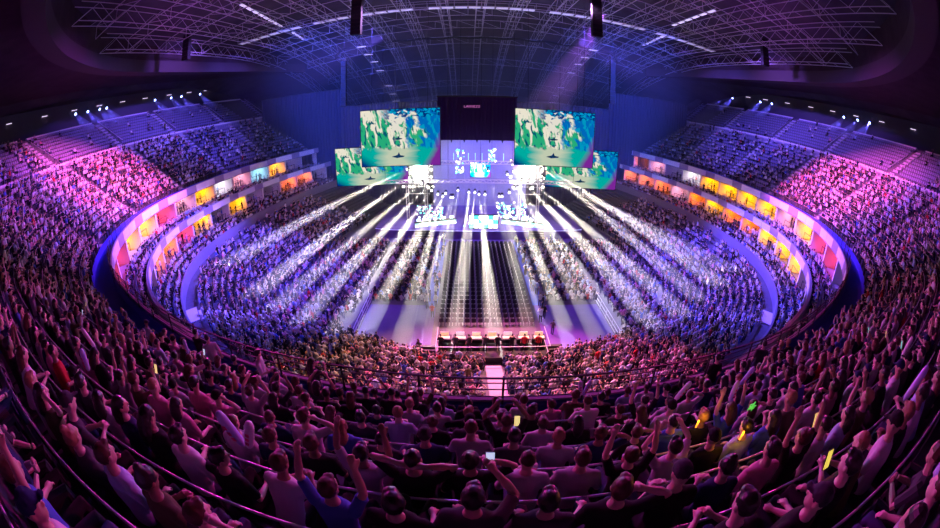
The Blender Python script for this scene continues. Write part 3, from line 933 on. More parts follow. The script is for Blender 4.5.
# blue spotlights on the back wall above the top block
def wall_spot(px, py, idx, side):
    # project on to the back wall line
    best = None
    for s in np.arange(-SE, SE, 0.5):
        x, y = O(s, 26.5)
        q = proj((x, y, 30.6))
        e = abs(q[0] - px)
        if best is None or e < best[0]: best = (e, s)
    s = best[1]
    x, y = map(float, O(s, 26.5))
    nx, ny = map(float, NRM(s))
    z = 30.9
    o = empty('wall_spotlight', (x, y, z))
    tag(o, 'small blue spotlight under the roof edge, %s from the stage on the %s' % (ordn(idx), side), 'spotlight', 'blue spotlights above the top block')
    d = Vector((-nx * 0.75, -ny * 0.75, -0.65)).normalized()
    MB().bar(-d * 0.25, d * 0.2, 0.16, black_paint, 10, 0.2).build('housing', o)
    MB().bar(d * 0.2, d * 0.24, 0.26, mat('blue_lens', (0.4, 0.5, 1), emit=(0.25, 0.32, 1.0), strength=12), 10).build('lens', o)
    MB().box((0, 0, 0.5), (0.06, 0.06, 1.0), steel_dark).build('bracket', o)
    haze_beam((x, y, z), Vector((x, y, z)) + d * 7.5, 0.25, 1.5, (0.10, 0.08, 1.0), 6000, 0.10, 'short blue shaft of light below the %s wall spotlight from the stage, %s' % (ordn(idx), side))
for k, (px, py) in enumerate(((200, 105), (181, 105), (170, 106), (155, 105), (107, 107), (99, 106), (88, 104), (75, 102))):
    wall_spot(px, py, k + 1, 'red suite side')
for k, (px, py) in enumerate(((700, 113), (722, 113), (733, 115), (760, 114), (772, 114), (845, 115), (858, 112), (871, 111))):
    wall_spot(px, py, k + 1, 'orange suite side')
# dashes of white light along the wall head
for s in np.arange(-SE + 6, SE - 4, 5.2):
    x, y = map(float, O(s, 27.0)); nx, ny = map(float, NRM(s))
    p = proj((x, y, 31.6))
    if not (0 < p[0] < 940 and 0 < p[1] < 200): continue
    o = empty('wall_light', (x, y, 31.6), math.atan2(nx, -ny))
    tag(o, 'short white strip light on the back wall, %s from the stage, %s' % (ordn(int((SE - abs(s)) / 5.2) + 1), 'red suite side' if s < 0 else 'orange suite side'), 'wall light', 'strip lights at the wall head')
    MB().box((0, 0, 0), (1.5, 0.08, 0.12), mat('dash_light', (1, 1, 1), emit=(0.8, 0.6, 0.9), strength=1.2)).build('diffuser', o)
    MB().box((0, 0, 0.09), (1.6, 0.14, 0.05), steel_dark).build('housing', o)

# ------------------------------------------------------------------ hospitality suites, two levels
def px_s(px, py, z, o):
    best = None
    for s in np.arange(-SE, SE, 0.4):
        x, y = O(s, o)
        q = proj((float(x), float(y), z))
        e = math.hypot(q[0] - px, q[1] - py)
        if best is None or e < best[0]: best = (e, s)
    return best[1]
SU_COL = {
    'yellow': (1.0, 0.36, 0.0), 'orange': (1.0, 0.16, 0.0), 'red': (1.0, 0.05, 0.12), 'pink': (1.0, 0.35, 0.55), 'white': (0.9, 0.8, 1.0), 'dark': (0.2, 0.12, 0.4), 'teal': (0.3, 0.7, 1.0)}
SU_POW = {'yellow': 1.0, 'orange': 0.8, 'red': 0.5, 'pink': 0.5, 'white': 0.5, 'dark': 0.1, 'teal': 0.6}
WIDTH = 5.4
U_L = {0: 'dark', 1: 'dark', 2: 'dark', 3: 'red', 4: 'red', 5: 'yellow', 6: 'yellow', 7: 'red', 8: 'pink', 9: 'yellow', 10: 'white', 11: 'pink', 12: 'teal', 13: 'yellow', 14: 'dark', 15: 'dark'}
U_R = {3: 'dark', 4: 'red', 5: 'red', 6: 'yellow', 7: 'pink', 8: 'yellow', 9: 'yellow', 10: 'yellow', 11: 'yellow', 12: 'white', 13: 'dark', 14: 'pink', 15: 'orange'}
L_L = {4: 'dark', 5: 'orange', 6: 'orange', 7: 'red', 8: 'yellow', 9: 'dark', 10: 'yellow', 11: 'dark', 12: 'dark', 13: 'orange', 14: 'orange'}
L_R = {4: 'dark', 5: 'yellow', 6: 'yellow', 7: 'yellow', 8: 'orange', 9: 'orange', 10: 'yellow', 11: 'orange', 12: 'pink', 13: 'orange', 14: 'orange', 15: 'orange'}
def quadO(mb, s0, s1, o, z0, z1, m):
    a, b = O(s0, o), O(s1, o)
    mb.add([(a[0], a[1], z0), (b[0], b[1], z0), (b[0], b[1], z1), (a[0], a[1], z1)], [(0, 1, 2, 3)], m)
wall_paint = mat('suite_wall', (0.80, 0.76, 0.72), 0.7)
for lvl, (tabL, tabR, ob, of, z0, z1) in (('upper', (U_L, U_R, 3.8, 0.3, 9.52, 12.15)), ('lower', (L_L, L_R, 1.0, -2.4, 6.32, 8.85))):
    for side, tab in ((-1, tabL), (1, tabR)):
        for i in range(16):
            s = side * (15.5 + i * WIDTH + WIDTH / 2)
            if abs(s) + WIDTH / 2 > SE: continue
            c = tab.get(i, 'dark')
            s0, s1 = s - WIDTH / 2 + 0.08, s + WIDTH / 2 - 0.08
            r = empty('hospitality_suite', (0, 0, 0))
            tag(r, '%s-lit suite, %s suite level, %s from the near corner, %s' % ({'dark': 'dimly', 'teal': 'teal'}.get(c, c), lvl, ordn(i + 1), 'red wall side' if side < 0 else 'long yellow side'), 'suite', 'suites on the %s level' % lvl)
            mb = MB(); quadO(mb, s0, s1, ob - 0.05, z0, z1, wall_paint); mb.build('back_wall', r)
            for e in (s0, s1):
                a, b = O(e, ob), O(e, of)
                t = NRM(e)
                dx, dy = -t[1] * 0.08, t[0] * 0.08
                mb = MB()
                mb.add([(a[0] - dx, a[1] - dy, z0), (b[0] - dx, b[1] - dy, z0), (b[0] - dx, b[1] - dy, z1), (a[0] - dx, a[1] - dy, z1), (a[0] + dx, a[1] + dy, z0), (b[0] + dx, b[1] + dy, z0), (b[0] + dx, b[1] + dy, z1), (a[0] + dx, a[1] + dy, z1)],
                       [(0, 1, 2, 3), (4, 5, 6, 7), (0, 1, 5, 4), (1, 2, 6, 5), (2, 3, 7, 6), (3, 0, 4, 7)], wall_paint)
                mb.build('side_wall', r)
            m_ = mat('suite_lamp_' + c, SU_COL[c], emit=SU_COL[c], strength=30 * SU_POW[c])
            mb = MB()
            a, b = (ob * 0.6 + of * 0.4), (ob * 0.25 + of * 0.75)
            p = [O(s0 + 0.6, a), O(s1 - 0.6, a), O(s1 - 0.6, b), O(s0 + 0.6, b)]
            mb.add([(float(q[0]), float(q[1]), z1 - 0.06) for q in p], [(0, 1, 2, 3)], m_)
            mb.build('ceiling_lamp', r)
            mb = MB()
            q0, q1 = O(s0 + 0.5, of + 0.5), O(s1 - 0.5, of + 0.5)
            mb.bar((float(q0[0]), float(q0[1]), z0 + 1.0), (float(q1[0]), float(q1[1]), z0 + 1.0), 0.05, steel_dark)
            mb.bar((float(q0[0]), float(q0[1]), z0), (float(q0[0]), float(q0[1]), z0 + 1.0), 0.04, steel_dark)
            mb.bar((float(q1[0]), float(q1[1]), z0), (float(q1[0]), float(q1[1]), z0 + 1.0), 0.04, steel_dark)
            mb.build('counter_rail', r)

# ------------------------------------------------------------------ parapet railing
rl = empty('parapet_railing')
tag(rl, 'long black wire railing standing on the parapet round the whole upper tier', 'railing')
mb = MB(); sweep(mb, [(0.04, 14.08), (0.085, 14.08), (0.085, 14.12), (0.04, 14.12)], -SE, SE, 1.0, steel_dark, closed=True); mb.build('top_rail', rl)
mb = MB()
for z in (13.45, 13.7, 13.92):
    sweep(mb, [(0.05, z), (0.075, z), (0.075, z + 0.025), (0.05, z + 0.025)], -SE, SE, 1.5, steel_dark, closed=True)
mb.build('wire', rl)
npost = 0
for s in along(0.06, 2.2, -SE, SE):
    if npost >= 95: break
    if abs(s) > 104: continue
    x, y = map(float, O(s, 0.07)); nx, ny = map(float, NRM(s))
    npost += 1
    MB().bar((x, y, 13.15), (x - nx * 0.06, y - ny * 0.06, 14.12), 0.035, steel_dark, 5).build('post', rl)

# thin haze hanging over the stage end, lit by added spots and points
hz = haze.copy(); hz.name = 'stage_haze'
hz.node_tree.nodes['Volume Scatter'].inputs['Density'].default_value = 0.006
hz.node_tree.nodes['Volume Scatter'].inputs['Anisotropy'].default_value = 0.2
hz.node_tree.nodes['Volume Scatter'].inputs['Color'].default_value = (1, 1, 1, 1)
mb = MB(); mb.box((0, 92, 20.5), (96, 60, 34), hz)
tag(mb.build('stage_haze'), 'thin blue haze hanging over the stage end of the hall', 'haze', None, 'stuff')
for sx in (-1, 1):
    spot('haze_light', (sx * 34, 44, 31), (sx * 22, 96, 22), 130000, (0.05, 0.10, 1.0), 64, 0.9, 0.6)  # added blue spots that light the haze
for px, py, e in ((418, 170, 6500), (527, 172, 4500), (480, 225, 300), (445, 215, 300), (515, 212, 400)):  # added points that brighten the haze at the fixtures
    l = bpy.data.lights.new('stage_glow', 'POINT'); l.energy = e; l.color = (1, 0.93, 0.78); l.shadow_soft_size = 0.8
    lo = bpy.data.objects.new('stage_glow', l); COL.objects.link(lo); lo.location = on_y(px, py, 62.6)

hs = hz.copy(); hs.name = 'glare_volume'  # denser added haze imitating glare round the stacked lights
hs.node_tree.nodes['Volume Scatter'].inputs['Density'].default_value = 0.05
for sx, nm, cx in ((-1, 'red', 418), (1, 'orange', 527)):
    p = on_y(cx, 171, 62.6)
    mb = MB(); mb.ell((0, 0, 0), (2.6, 1.6, 2.9), hs, 20, 12)
    tag(mb.build('glare_haze', None, p), 'added haze ball for the glare of the stacked stage lights, %s suite side' % nm, 'haze', None, 'stuff')

# ------------------------------------------------------------------ people
SKIN = [mat('skin_tan', (0.55, 0.36, 0.27), 0.42, spec=0.5), mat('skin_fair', (0.72, 0.50, 0.40), 0.42, spec=0.5), mat('skin_brown', (0.30, 0.18, 0.12), 0.42, spec=0.5)]
HAIRM = [('black', mat('hair_black', (0.015, 0.012, 0.012), 0.36, spec=0.6)), ('brown', mat('hair_brown', (0.08, 0.04, 0.02), 0.45, spec=0.5)), ('fair', mat('hair_fair', (0.35, 0.22, 0.10), 0.5, spec=0.5))]
CLOTH = [('black', (0.02, 0.02, 0.022)), ('dark grey', (0.06, 0.06, 0.07)), ('navy', (0.02, 0.03, 0.09)), ('white', (0.62, 0.62, 0.64)), ('light grey', (0.38, 0.38, 0.42)), ('blue', (0.07, 0.14, 0.50)), ('red', (0.45, 0.03, 0.04)), ('olive', (0.10, 0.11, 0.05)), ('pale blue', (0.40, 0.52, 0.72)), ('pink', (0.62, 0.26, 0.38))]
CM = {n: mat('cloth_' + n.replace(' ', '_'), c, 0.85, spec=0.15, noise=0.1, nscale=9) for n, c in CLOTH}
TROU = [mat('trousers_black', (0.02, 0.02, 0.025), 0.85), mat('trousers_denim', (0.06, 0.08, 0.16), 0.85)]
SHOE = [mat('shoe_black', (0.02, 0.02, 0.02), 0.5), mat('shoe_white', (0.6, 0.6, 0.6), 0.5)]

# pose: lean, standing, head yaw, head pitch, (elbow, wrist) for each side (x outwards), knee spread, description
def P_(lean=0.05, stand=False, hy=0.0, hp=0.0, L=None, R=None, kz=0.0, kx=0.0, d='hands on lap'):
    rest = ((0.27, 0.04, 0.70), (0.16, 0.30, 0.62)) if not stand else ((0.27, -0.02, 1.13), (0.27, 0.08, 0.88))
    return dict(lean=lean, stand=stand, hy=hy, hp=hp, L=L or rest, R=R or rest, kz=kz, kx=kx, d=d)
POSES = [
    P_(d='hands on lap'),
    P_(lean=0.35, hp=0.1, L=((0.25, 0.25, 0.72), (0.10, 0.42, 0.72)), R=((0.25, 0.25, 0.72), (0.10, 0.42, 0.72)), d='leaning forward'),
    P_(lean=-0.10, hy=0.5, kz=0.05, d='head turned aside'),
    P_(hp=-0.1, L=((0.30, 0.20, 1.12), (0.10, 0.30, 1.42)), R=((0.30, 0.20, 1.12), (0.10, 0.30, 1.42)), d='both hands up clapping'),
    P_(L=((0.32, 0.10, 1.30), (0.24, 0.16, 1.58)), R=((0.32, 0.10, 1.30), (0.24, 0.16, 1.58)), d='both arms raised high'),
    P_(hp=0.05, R=((0.28, 0.24, 0.98), (0.10, 0.40, 1.16)), L=((0.27, 0.04, 0.70), (0.16, 0.30, 0.62)), d='holding up a phone'),
    P_(hy=-0.35, R=((0.36, 0.05, 1.08), (0.15, 0.05, 1.24)), d='one hand at the head'),
    P_(lean=-0.05, L=((0.38, -0.02, 1.20), (0.12, -0.07, 1.22)), R=((0.38, -0.02, 1.20), (0.12, -0.07, 1.22)), d='hands behind the head'),
    P_(lean=0.12, hp=0.35, L=((0.26, 0.08, 0.74), (0.06, 0.28, 0.80)), R=((0.26, 0.08, 0.74), (0.06, 0.28, 0.80)), d='looking down at the lap'),
    P_(lean=0.02, hy=-0.6, kx=0.06, L=((0.42, 0.03, 0.92), (0.60, 0.20, 0.84)), d='arm laid out sideways'),
    P_(stand=True, d='standing upright'),
    P_(stand=True, hp=0.1, R=((0.28, 0.16, 1.22), (0.12, 0.34, 1.42)), L=((0.28, 0.16, 1.22), (0.06, 0.34, 1.42)), d='standing and filming'),
    P_(stand=True, hy=0.7, R=((0.26, 0.08, 1.12), (0.18, 0.34, 1.16)), d='standing with a cup'),
]
HAIRS = ['short', 'short', 'cropped', 'long', 'bun', 'cap', 'short', 'long']

def torso_rings(H, sp, fw, scale, grow, n, lo=-0.08, hi_=0.56, dress=False):
    """elliptic rings up the spine"""
    R = [(-0.08, 0.150, 0.115), (0.0, 0.172, 0.125), (0.10, 0.150, 0.112), (0.22, 0.158, 0.112), (0.34, 0.180, 0.120), (0.44, 0.190, 0.108), (0.49, 0.155, 0.088), (0.53, 0.075, 0.066), (0.56, 0.058, 0.058)]
    out = []
    for t, rx, ry in R:
        if t < lo - 1e-6 or t > hi_ + 1e-6: continue
        c = H + sp * t
        out.append([c + Vector((1, 0, 0)) * ((rx * scale + grow) * math.cos(2 * pi * k / n)) + fw * ((ry * scale + grow) * math.sin(2 * pi * k / n)) for k in range(n)])
    return out

def figure(pose, hair, n=10, hands=True, build=1.0):
    st = pose['stand']
    H = Vector((0, 0, 0.93 if st else 0.53))
    l = pose['lean']
    sp = Vector((0, math.sin(l), math.cos(l)))
    fw = Vector((0, math.cos(l), -math.sin(l)))
    parts = {k: MB() for k in ('body', 'hair', 'shirt', 'trousers', 'shoe')}
    B, S, T, Hr, Sh = parts['body'], parts['shirt'], parts['trousers'], parts['hair'], parts['shoe']
    B.loft(torso_rings(H, sp, fw, build * 0.93, 0, n))
    S.loft(torso_rings(H, sp, fw, build, 0.012, n, -0.08, 0.53))
    neck = H + sp * 0.53
    hc = neck + Vector((0, 0.025 + 0.3 * math.sin(l) * 0.2, 0.175))
    B.tube([neck - sp * 0.04, neck + sp * 0.05, hc - Vector((0, 0, 0.06))], [0.062, 0.056, 0.055], n)
    Rh = Matrix.Rotation(pose['hy'], 3, 'Z') @ Matrix.Rotation(-pose['hp'], 3, 'X')
    def hp_(v): return hc + Rh @ Vector(v)
    B.ell(hc, (0.077, 0.096, 0.112), None, n + 2, 8, Rh)
    B.ell(hp_((0, 0.030, -0.062)), (0.054, 0.062, 0.058), None, n, 6, Rh)     # jaw
    if hands:
        B.ell(hp_((0, 0.102, -0.014)), (0.014, 0.020, 0.026), None, 6, 5, Rh)  # nose
        B.ell(hp_((0, 0.086, -0.060)), (0.024, 0.014, 0.010), None, 6, 5, Rh)  # mouth
        B.ell(hp_((0, 0.084, 0.026)), (0.052, 0.016, 0.012), None, 6, 5, Rh)   # brow
        for e in (-1, 1):
            B.ell(hp_((e * 0.080, -0.004, -0.012)), (0.012, 0.022, 0.034), None, 6, 5, Rh)
    # hair
    if hair == 'short':
        Hr.ell(hp_((0, -0.016, 0.026)), (0.086, 0.100, 0.104), None, n + 2, 8, Rh)
        if hands: Hr.ell(hp_((0, 0.05, 0.085)), (0.06, 0.05, 0.032), None, n, 6, Rh)
    elif hair == 'cropped':
        Hr.ell(hp_((0, -0.012, 0.022)), (0.080, 0.095, 0.098), None, n + 2, 8, Rh)
    elif hair in ('long', 'bun'):
        Hr.ell(hp_((0, -0.018, 0.024)), (0.090, 0.102, 0.106), None, n + 2, 8, Rh)
        if hair == 'long':
            Hr.tube([hp_((0, -0.055, 0.05)), hp_((0, -0.085, -0.06)), hp_((0, -0.10, -0.17)), hp_((0, -0.095, -0.27))], [0.07, 0.088, 0.082, 0.045], n)
        else:
            Hr.ell(hp_((0, -0.06, 0.125)), (0.045, 0.045, 0.042), None, n, 6, Rh)
    elif hair == 'cap':
        Hr.ell(hp_((0, -0.008, 0.034)), (0.086, 0.102, 0.092), None, n + 2, 8, Rh)
        Hr.ell(hp_((0, 0.115, 0.035)), (0.062, 0.065, 0.010), None, n, 5, Rh)
    # arms
    for e, key in ((-1, 'L'), (1, 'R')):
        el, wr = pose[key]
        sh_ = H + sp * 0.455 + Vector((e * 0.185 * build, 0, 0))
        el, wr = Vector((e * el[0], el[1], el[2])), Vector((e * wr[0], wr[1], wr[2]))
        # keep natural lengths
        el = sh_ + (el - sh_).normalized() * 0.285
        wr = el + (wr - el).normalized() * 0.255
        B.tube([sh_, (sh_ + el) / 2, el, el * 0.6 + wr * 0.4, wr], [0.052, 0.046, 0.038, 0.040, 0.026], n)
        S.tube([sh_ - Vector((e * 0.05, 0, 0)), sh_, sh_ * 0.4 + el * 0.6, sh_ * 0.15 + el * 0.85], [0.062, 0.068, 0.058, 0.060], n)
        d = (wr - el).normalized()
        if hands:
            side = d.cross(Vector((0, 0, 1)))
            side = side.normalized() if side.length > 0.1 else Vector((1, 0, 0))
            nrm = side.cross(d).normalized()
            B.tube([wr, wr + d * 0.045, wr + d * 0.085], [0.027, 0.036, 0.034], 8)
            for f, fl in zip((-0.030, -0.010, 0.010, 0.029), (0.060, 0.074, 0.078, 0.068)):
                b0 = wr + d * 0.075 + side * f
                b1 = b0 + d * fl * 0.5 - nrm * 0.006
                b2 = b1 + d * fl * 0.32 - nrm * fl * 0.35
                B.tube([b0, b1, b2], [0.010, 0.009, 0.008], 6)
            t0 = wr + d * 0.03 + side * 0.028 * e
            B.tube([t0, t0 + d * 0.035 + side * 0.028 * e, t0 + d * 0.062 + side * 0.030 * e - nrm * 0.02], [0.013, 0.011, 0.009], 6)
        else:
            B.ell(wr + d * 0.05, (0.034, 0.034, 0.045), None, 5, 4)
    # legs
    for e in (-1, 1):
        hip = H + Vector((e * 0.095, 0.01, -0.02))
        if st:
            kn, an = Vector((e * 0.11, 0.03, 0.49)), Vector((e * 0.12, -0.01, 0.09))
        else:
            kn, an = Vector((e * (0.13 + pose['kx']), 0.41, 0.51 + pose['kz'])), Vector((e * (0.13 + pose['kx']), 0.40, 0.10))
        B.tube([hip, (hip + kn) / 2, kn, kn * 0.6 + an * 0.4, an], [0.082, 0.070, 0.052, 0.052, 0.034], n)
        T.tube([hip, (hip + kn) / 2, kn, kn * 0.6 + an * 0.4, an], [0.100, 0.086, 0.066, 0.064, 0.052], n)
        Sh.ell(an + Vector((0, 0.065, -0.055)), (0.042, 0.13, 0.040), None, n, 6)
    T.loft(torso_rings(H, sp, fw, build, 0.010, n, -0.08, 0.10))
    return parts

def remesh(mb, vox, name):
    me = mb.mesh(name)
    o = bpy.data.objects.new('tmp', me)
    COL.objects.link(o)
    m = o.modifiers.new('r', 'REMESH')
    m.mode = 'VOXEL'
    m.voxel_size = vox
    m.use_smooth_shade = True
    s = o.modifiers.new('s', 'SMOOTH'); s.factor = 0.5; s.iterations = 2
    dg = bpy.context.evaluated_depsgraph_get()
    out = bpy.data.meshes.new_from_object(o.evaluated_get(dg))
    out.name = name
    bpy.data.objects.remove(o)
    bpy.data.meshes.remove(me)
    out.materials.clear()
    if name == 'hair':
        from mathutils import noise as mn
        for v in out.vertices:
            v.co += v.normal * (mn.noise(v.co * 38) * 0.007 + mn.noise(v.co * 90) * 0.004)
    return out

PROTO = {}
def proto(pi_, hair, build):
    k = (pi_, hair, build)
    if k not in PROTO:
        pr = figure(POSES[pi_], hair, 12, True, build)
        PROTO[k] = {'body': remesh(pr['body'], 0.011, 'body'), 'hair': remesh(pr['hair'], 0.014, 'hair'), 'shirt': remesh(pr['shirt'], 0.018, 'shirt'), 'trousers': remesh(pr['trousers'], 0.020, 'trousers'), 'shoe': pr['shoe'].mesh('shoe')}
    return PROTO[k]
MC = {}
def with_mat(me, m):
    k = (me.name, m.name)
    if k not in MC:
        c = me.copy()
        c.materials.clear()
        c.materials.append(m)
        MC[k] = c
    return MC[k]
def person(loc, rz, pi_, hair, hcol, shirt, label, group, skin=0, tr=0, build=1.0, scale=1.0, cat='person'):
    pr = proto(pi_, hair, build)
    body = bpy.data.objects.new('person', with_mat(pr['body'], SKIN[skin]))
    COL.objects.link(body)
    body.location = loc
    body.rotation_euler = (0, 0, rz)
    body.scale = (scale,) * 3
    tag(body, label, cat, group)
    hm = HAIRM[hcol][1] if hair != 'cap' else CM[('black', 'dark grey', 'navy')[hcol]]
    for nm, m in (('cap' if hair == 'cap' else 'hair', hm), ('shirt', CM[shirt]), ('trousers', TROU[tr]), ('shoe', SHOE[(tr + skin) % 2])):
        o = bpy.data.objects.new(nm, with_mat(pr['hair' if nm == 'cap' else nm], m))
        COL.objects.link(o)
        o.parent = body
    return body

# heads read off the middle of the photograph: which seats of the nearest rows are taken, and by whom
HEADS_PX = [(408, 404), (425, 405), (446, 408), (470, 407), (484, 409, 'long'), (508, 407), (529, 408), (436, 410), (411, 412), (430, 414), (405, 420), (421, 419), (449, 422),
 (480, 424, 'short', 'black'), (502, 422), (473, 417), (517, 416), (524, 433, 'short', 'black'), (401, 434), (416, 441, 'cropped', 'black', 7), (462, 439), (537, 445, 'short', 'light grey'),
 (554, 426, 'short', 'white', 0), (539, 450), (599, 447, 'short', 'navy', 6), (591, 438), (617, 447), (649, 444, 'short', 'black', 6), (598, 476, 'short', 'light grey', 0), (633, 491, 'short', 'black', 6), (565, 513, 'short', 'dark grey'),
 (505, 454), (649, 474), (329, 395), (332, 405), (345, 405), (363, 400), (378, 412), (336, 417), (361, 423), (345, 425, 'short', 'white', 6), (351, 434, 'short', 'light grey', 4), (326, 429, 'short', 'black'), (460, 455),
 (217, 448, 'short', 'black', 9), (232, 516, 'short', 'dark grey', 6), (315, 453), (363, 497, 'short', 'black'), (253, 429, 'cropped', 'white', 0), (286, 410), (310, 431), (282, 431), (273, 455, 'short', 'white', 1),
 (680, 432, 'cropped', 'blue', 0), (723, 436, 'cap', 'black', 0), (705, 455), (770, 430), (745, 470), (700, 478, 'short', 'pink', 0), (828, 470, 'short', 'black', 0), (680, 500, 'short', 'black'), (600, 405), (620, 410), (640, 405), (575, 412), (560, 405), (590, 420), (630, 425),
 (300, 405), (312, 412), (395, 408), (385, 420), (340, 395), (240, 470), (280, 500, 'short', 'blue', 4), (490, 520, 'short', 'dark grey', 5), (440, 488, 'short', 'black', 2)]
SEAT_STEP = 0.56
slots = []      # k, idx, s, x, y, z, ang, px, py, dist
for k in range(NROW):
    o = O_row(k) - 0.24
    for sgn in (-1, 1):
        ss = along(o, SEAT_STEP, 0, SE)
        for i, s0 in enumerate(ss):
            s = sgn * s0
            x, y = O(s, o)
            x, y = float(x), float(y)
            if y > 82: continue
            z = F_row(k)
            p = proj((x, y, z + 1.2))
            q = proj((x, y, z + 0.4))
            dd = (Vector((x, y, z + 1.2)) - CAM).length
            if p[0] < -60 or p[0] > 1000 or p[1] > 580 or q[1] < -40: continue
            if y < -2.5 and abs(x) < 30: continue
            nx, ny = NRM(s)
            slots.append([k, i, float(s), x, y, z, math.atan2(nx, -ny) , p[0], p[1], dd, (Vector((x, y, 0)) - Vector((CAM.x, CAM.y, 0))).length])
occ = [None] * len(slots)
for h in HEADS_PX:
    best = None
    for i, t in enumerate(slots):
        if occ[i] is None and not in_aisle(t[2]):
            e = math.hypot(t[7] - h[0], (t[8] - h[1]) * 1.6)
            if best is None or e < best[0]: best = (e, i)
    occ[best[1]] = h
def central(t):
    return 225 < t[7] < 655 and t[8] > 396
def slot_at(px, py, o, z):
    best = None
    for s in np.arange(-60, 60, 0.1):
        x, y = O(s, o)
        q = proj((float(x), float(y), z + 1.1))
        e = abs(q[0] - px)
        if best is None or e < best[0]: best = (e, s)
    s = best[1]
    x, y = O(s, o); nx, ny = NRM(s)
    return float(x), float(y), math.atan2(float(nx), -float(ny)), s
STAND = [(206, 345, 0.95, 11, 'short', 'black', 0.1, 'person in black leaning beside a pale-shirted companion at the parapet'), (218, 352, 1.0, 10, 'short', 'white', 0.9, 'person in white top standing with back to camera at the parapet'),
         (268, 385, 1.0, 12, 'short', 'white', -1.1, 'person in white shirt walking along the walkway with a pink drink'), (320, 380, 0.9, 11, 'long', 'dark grey', -0.2, 'person with long hair and bare shoulders filming over the parapet'),
         (706, 372, 1.0, 10, 'short', 'black', 0.0, 'person in black standing alone on the walkway, yellow suite side'), (752, 352, 1.0, 10, 'short', 'dark grey', -0.5, 'person in dark grey leaning on the parapet above the white stairs'),
         (848, 275, 0.8, 10, 'short', 'black', 0.4, 'person in black standing on the walkway beside the red suite wall'), (858, 262, 0.8, 10, 'short', 'navy', -0.4, 'person in navy standing at the walkway corner, yellow suite side'),
         (102, 268, 0.8, 12, 'short', 'black', 0.6, 'person in black standing at the walkway corner, red suite side')]
STAND = [t + (slot_at(t[0], t[1], t[2], 12.5),) for t in STAND]
def stand_z(t): return F_row(0) + 0.01 if 150 < t[0] < 800 else 12.52
people, crowd_up, empty_seats = [], [], []
cand = []
for i, t in enumerate(slots):
    k, idx, s, x, y, z, ang, px, py, dd, hd = t
    if in_aisle(s): continue
    if any(math.hypot(x - t_[8][0], y - t_[8][1]) < 0.62 for t_ in STAND): continue
    if dd < 2.5 or hd < 1.3: 
        continue
    if occ[i] is not None:
        cand.append((dd, i, occ[i])); continue
    if central(t):
        empty_seats.append(i); continue
    if abs(s) < 62: dens = 0.93
    elif s > 0: dens = 0.34
    else: dens = 0.93 if abs(s) < 74 else 0.3
    if py < 400 and abs(s) > 9 and abs(s) < 20: dens = 0.8
    if RNG.random() < dens: cand.append((dd, i, None))
    else: empty_seats.append(i)
cand.sort()
inframe = [c for c in cand if -4 < slots[c[1]][7] < 944 and slots[c[1]][8] < 532]
near = set(c[1] for c in inframe[:296])
YS, RS = 'yellow suite side', 'red suite side'
POSE_W = [0] * 8 + [1] * 5 + [2] * 6 + [8] * 5 + [9] * 2 + [3, 4, 5, 6]
near_info = {}
for dd, i, spec in cand:
    k, idx, s, x, y, z, ang, px, py, _, hd = slots[i]
    if i in near:
        hair = spec[2] if spec and len(spec) > 2 else RNG.choice(HAIRS)
        shirt = spec[3] if spec and len(spec) > 3 else RNG.choices([c[0] for c in CLOTH], [26, 14, 12, 13, 10, 4, 2, 5, 5, 4])[0]
        pz = spec[4] if spec and len(spec) > 4 else RNG.choice(POSE_W)
        if not spec and pz in (4,) and 225 < px < 655: pz = 0
        hc = RNG.choices([0, 1, 2], [6, 4, 1])[0]
        hn = {'cap': 'in %s cap' % ('black', 'grey', 'navy')[hc], 'bun': '%s hair bun' % HAIRM[hc][0]}.get(hair, '%s %s hair' % (hair, HAIRM[hc][0]))
        lab = 'person %s, %s shirt, %s row, %s from middle, %s' % (hn, shirt, ordn(k + 1), ordn(idx + 1), YS if s > 0 else RS)
        jit = RNG.uniform(-0.14, 0.14)
        b = 1.12 if (spec and len(spec) > 4 and spec[4] == 7) else 1.0
        person((x, y, z), ang + jit, pz, hair, hc, shirt, lab, 'spectators in the near rows of the upper tier', RNG.choices([0, 1, 2], [4, 4, 2])[0], RNG.choice([0, 0, 1]), b, RNG.uniform(0.96, 1.06) * (1.06 if b > 1 else 1))
        near_info[i] = (pz, lab)
    else:
        crowd_up.append((x, y, z, ang + RNG.uniform(-0.2, 0.2)))

# standing people at the parapet and on the walkway
stand_pos = []
for px, py, o, pz, hair, shirt, jit, lab, (x, y, a, s) in STAND:
    b = person((x, y, stand_z((px,))), a + jit, pz, hair, 0, shirt, lab, 'people standing on the walkway', 1, 1, 1.0, 1.0)
    stand_pos.append((x, y, a + jit))

